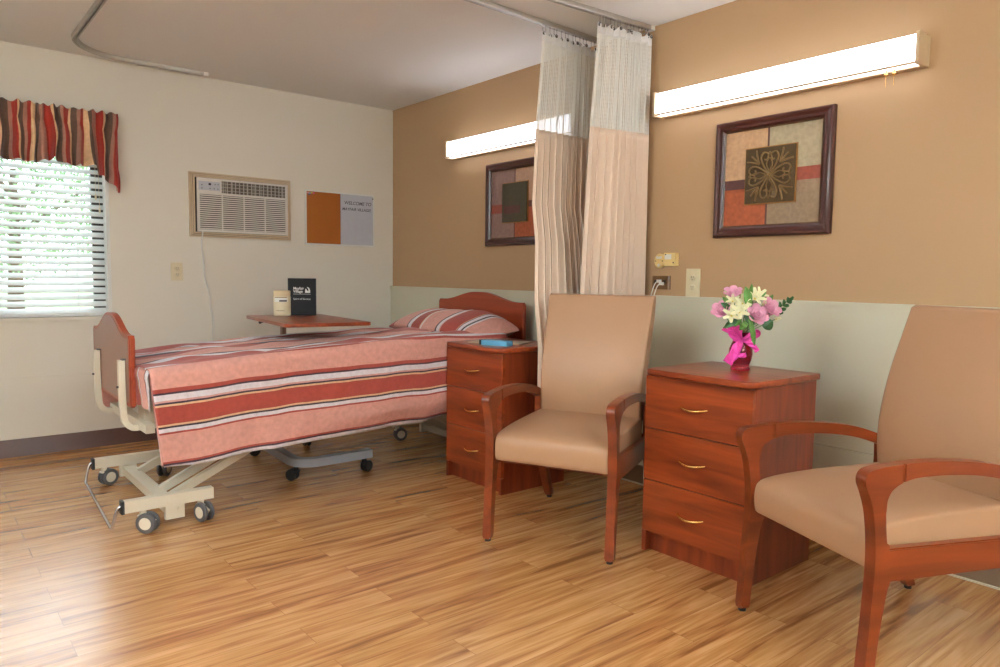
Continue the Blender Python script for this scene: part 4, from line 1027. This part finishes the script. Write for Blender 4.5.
def at(px, py, depth): # bloom place given around the vase axis in metres (pixels only used as a layout unit)
    return Vector((VX, VY, 0)) + E1 * ((px - 741) * PXM) + EC * depth + Vector((0, 0, -.010 + VZ + (370 - py) * PXM))
G_ROSE, G_LILY = 'pink roses in the vase', 'cream lilies in the vase'
def stem_to(b, p, r=.0022):
    base = Vector((VX, VY, VZ + .045)) + (p - Vector((VX, VY, p.z))) * -.12
    neck = Vector((VX, VY, VZ + .14)) + (p - Vector((VX, VY, p.z))) * .14
    b.tube(smooth_path([base, neck, neck.lerp(p, .6) + Vector((0, 0, .004)), p], 5), r, 6)
def petal(b, c, R_, w, h, curl, m=None, cup=.35):
    def f(u, v):
        s = (u - .5) * 2; ww = w * math.sqrt(max(0.02, 1 - (1.25 * v - .45) ** 2)) * .5
        return c + R_ @ Vector((s * ww, cup * h * v + curl * h * v ** 3 - .25 * w * (s * s) * .6, h * v))
    b.grid(f, 4, 6, m)
def rose(px, py, dep, size, tilt, label):
    p = at(px, py, dep); t = thing('pink_rose', label, 'flower', tuple(p), 0, G_ROSE)
    ax = (p - Vector((VX, VY, VZ + .12)))
    ax = (ax.normalized() + EC * tilt).normalized(); q = ax.to_track_quat('Z', 'Y').to_matrix()
    b = MB()
    for lay, (n, w, h, out, cup) in enumerate(((3, .5, .82, .04, .02), (4, .62, .86, .10, .10), (5, .78, .84, .17, .22), (6, .9, .80, .24, .42))):
        for k in range(n):
            a = 2 * pi * k / n + lay * .7
            Rm = q @ Matrix.Rotation(a, 3, 'Z'); c = p + Rm @ Vector((0, out * size * .55, -size * .45))
            petal(b, c, Rm, w * size * 1.1, h * size, .18 * lay, cup=cup * 1.0)
    o = b.build('bloom', t, M['rose'], ang=180, recalc=False, merge=False); solid(o, .0012)
    b = MB(); loc = p - q @ Vector((0, 0, size * .45)); stem_to(b, loc); 
    for k in range(5):
        Rm = q @ Matrix.Rotation(k * 1.256, 3, 'Z'); petal(b, loc + Vector((0, 0, 0)), Rm, size * .25, size * .4, .5, cup=1.0)
    o = b.build('stem', t, M['stem'], ang=180, recalc=False, merge=False); o.location = -p
    return t
# bloom meshes are centred on the empty
def rose_(*a): 
    t = rose(*a)
    for ch in [x for x in bpy.data.objects if x.parent == t and x.name.startswith('bloom')]: ch.location = -t.location
rose_(717, 308, .04, .045, .7, 'pink rose at the left edge of the bouquet')
rose_(749, 312, .07, .052, .9, 'large pink rose low in the centre of the bouquet')
rose_(764, 305, .05, .050, .7, 'pink rose on the right side of the bouquet')
rose_(729, 291, .025, .043, .45, 'pink rose at the top left of the bouquet')
def lily(px, py, dep, size, label, bud=False, group=G_LILY):
    p = at(px, py, dep); t = thing('cream_lily', label, 'flower', tuple(p), 0, group)
    ax = ((p - Vector((VX, VY, VZ + .14))).normalized() + EC * .9).normalized(); q = ax.to_track_quat('Z', 'Y').to_matrix(); b = MB()
    for k in range(6):
        Rm = q @ Matrix.Rotation(2 * pi * k / 6, 3, 'Z'); petal(b, p - q @ Vector((0, 0, size * .3)), Rm, size * .42, size * .7, .9 if not bud else -.1, M['lily'], cup=.25)
    b.ball(p - q @ Vector((0, 0, size * .12)), size * .12, M['lilyc'], 8, 6)
    o = b.build('bloom', t, ang=180, recalc=False, merge=False); o.location = -p
    b = MB(); stem_to(b, p - q @ Vector((0, 0, size * .3)), .0016); o = b.build('stem', t, M['stem'], recalc=False, merge=False); o.location = -p
lily(731, 308, .085, .050, 'open cream lily left of centre between the pink roses')
lily(724, 312, .08, .044, 'open cream lily with yellow centre beside the leftmost rose')
lily(735, 300, .07, .044, 'cream lily just above the open one left of centre')
lily(727, 298, .05, .036, 'small cream lily under the top left rose')
lily(749, 295, .05, .050, 'cream lily high in the bouquet behind the central rose')
lily(755, 292, .03, .040, 'cream lily at the top right of the bouquet')
lily(773, 315, .04, .036, 'pale closed lily bud below the rightmost rose', True)
lily(722, 290, .02, .024, 'tiny pale bud at the upper left of the bouquet', True)
lily(757, 300, .06, .034, 'small cream lily bud between the two right roses', True)
def sprig(px, py, dep, ln, wd, ang, label, m='leaf', multi=0):
    p = at(px, py, dep); t = thing('leaf_sprig', label, 'leaf sprig', tuple(p), 0, 'leaf sprigs in the vase')
    d = E1 * cos(ang) + Vector((0, 0, sin(ang))); s = (d.cross(EC)).normalized(); b = MB()
    def leaf(c, d, s, ln, wd):
        def f(u, v):
            a = (u - .5) * 2; w = wd * sin(pi * min(.98, v * .96 + .03)) ** .8 * .5
            return c + d * ln * v + s * a * w + EC * (.01 * sin(pi * v) + .006 * a * a - .002 * sin(v * 20))
        b.grid(f, 4, 10)
    st = p - d * ln * .5
    if not multi: leaf(st, d, s, ln, wd)
    else:
        for k in range(multi):
            f = k / multi; c = st + d * ln * f
            for sg in (-1, 1): leaf(c, (d + s * sg * .9).normalized(), (s - d * sg).normalized(), ln * .38 * (1.1 - f * .6), wd)
        leaf(st + d * ln * .8, d, s, ln * .35, wd)
    o = b.build('leaf', t, M[m], ang=180, recalc=False, merge=False); o.location = -p; solid(o, .0006)
    b = MB(); stem_to(b, st, .0016)
    if multi: b.tube([st, st + d * ln], .0012, 6)
    o = b.build('stem', t, M['stem'], recalc=False, merge=False); o.location = -p
sprig(739, 294, .07, .085, .034, 1.75, 'broad green leaf standing up at the centre top of the bouquet')
sprig(744, 288, .04, .06, .016, 1.35, 'narrow leaf pointing up at the very top of the bouquet')
sprig(749, 291, .02, .055, .02, 1.2, 'green leaf behind the top right lilies')
sprig(755, 293, .03, .06, .016, .6, 'narrow leaf reaching right above the right-hand rose')
sprig(778, 302, .03, .085, .014, .75, 'dark feathery sprig sticking out at the right edge of the bouquet', 'leaf2', 4)
sprig(759, 320, .075, .055, .044, -.9, 'rounded dark leaf below the central rose on the right', 'leaf2')
sprig(743, 327, .09, .115, .022, -1.35, 'long leaf hanging down over the vase neck')
sprig(741, 316, .08, .06, .03, -.9, 'dark leaf under the centre lilies, left of the big rose', 'leaf2')
sprig(724, 319, .07, .07, .028, -2.5, 'dark leaf low on the left of the bouquet', 'leaf2')
sprig(720, 303, .05, .045, .022, 2.6, 'dark leaf tucked above the leftmost rose', 'leaf2')
sprig(721, 298, .03, .04, .018, 2.2, 'green leaf near the tiny upper left bud')
sprig(731, 316, .06, .06, .03, -1.9, 'green leaf just above the ribbon bow on the left')

sprig(735, 321, .085, .05, .026, -2.2, 'green leaf between the ribbon bow and the cream lilies')
sprig(765, 296, .02, .05, .018, .9, 'slim green leaf just above the rightmost rose')
sprig(727, 292, .0, .05, .018, 2.0, 'slim green leaf behind the top left rose')

# ---------------------------------------------------------------- added fill lamps, unseen behind the camera
def ceiling_fill(x, y, label):
    t = thing('ceiling_fill', label, 'fill light', (x, y, H))
    b = MB(); ring_frame(b, -.31, .31, -.05, -.001, .0, -.31, .31) if False else None
    for a in ((-.61, .61, -.31, -.29), (-.61, .61, .29, .31), (-.61, -.59, -.29, .29), (.59, .61, -.29, .29)): b.box(a[0], a[1], a[2], a[3], -.06, -.001, bev=.002)
    b.build('frame', t, M['white_pl'], merge=False)
    b = MB(); b.box(-.589, .589, -.289, .289, -.05, -.02); b.build('diffuser', t, M['fill_on'])
    ld = bpy.data.lights.new('fill_light', 'AREA'); ld.shape = 'RECTANGLE'; ld.size = 1.15; ld.size_y = .55; ld.energy = CEIL_FILL; ld.color = (.74, .93, 1.0)
    lo = bpy.data.objects.new('fill_light', ld); C.objects.link(lo); lo.location = (0, 0, -.065); lo.parent = t
ceiling_fill(3.5, -3.6, 'added ceiling fill panel behind the camera, nearer the window wall')
ceiling_fill(6.0, -1.5, 'added ceiling fill panel right of the camera over the armchairs')

def wall_fill(x, y, rz, watts, label):
    """added unseen fill lamp, modelled like the wall lamp over the bed"""
    t = thing('wall_lamp', label, 'wall lamp', (x, y, 1.95), rz)  # added out of view to brighten the room
    b = MB(); b.box(-.64, .64, -.04, -.001, 0, .125, bev=.002); b.box(-.64, -.628, -.105, -.0405, -.003, .128, bev=.002); b.box(.628, .64, -.105, -.0405, -.003, .128, bev=.002); b.build('housing', t, M['lampbox'], merge=False)
    b = MB(); b.prism([(-.042, .008), (-.094, .008), (-.1, .02), (-.1, .105), (-.094, .117), (-.042, .117)], -.626, .626, axis='X', bev=.002); b.build('diffuser', t, M['fill_on'])
    ld = bpy.data.lights.new('fill_light', 'AREA'); ld.shape = 'RECTANGLE'; ld.size = 1.2; ld.size_y = .35; ld.energy = watts; ld.color = (.74, .92, 1.0)
    lo = bpy.data.objects.new('fill_light', ld); C.objects.link(lo); lo.parent = t; lo.location = (0, -.115, .06); lo.rotation_euler = (radians(112), 0, 0)
wall_fill(XR - .001, -2.6, -pi / 2, FAR_FILL, 'added fill lamp on the wall behind the camera')
wall_fill(3.0, YN + .001, pi, NEAR_FILL, 'added fill lamp on the near wall behind the camera')
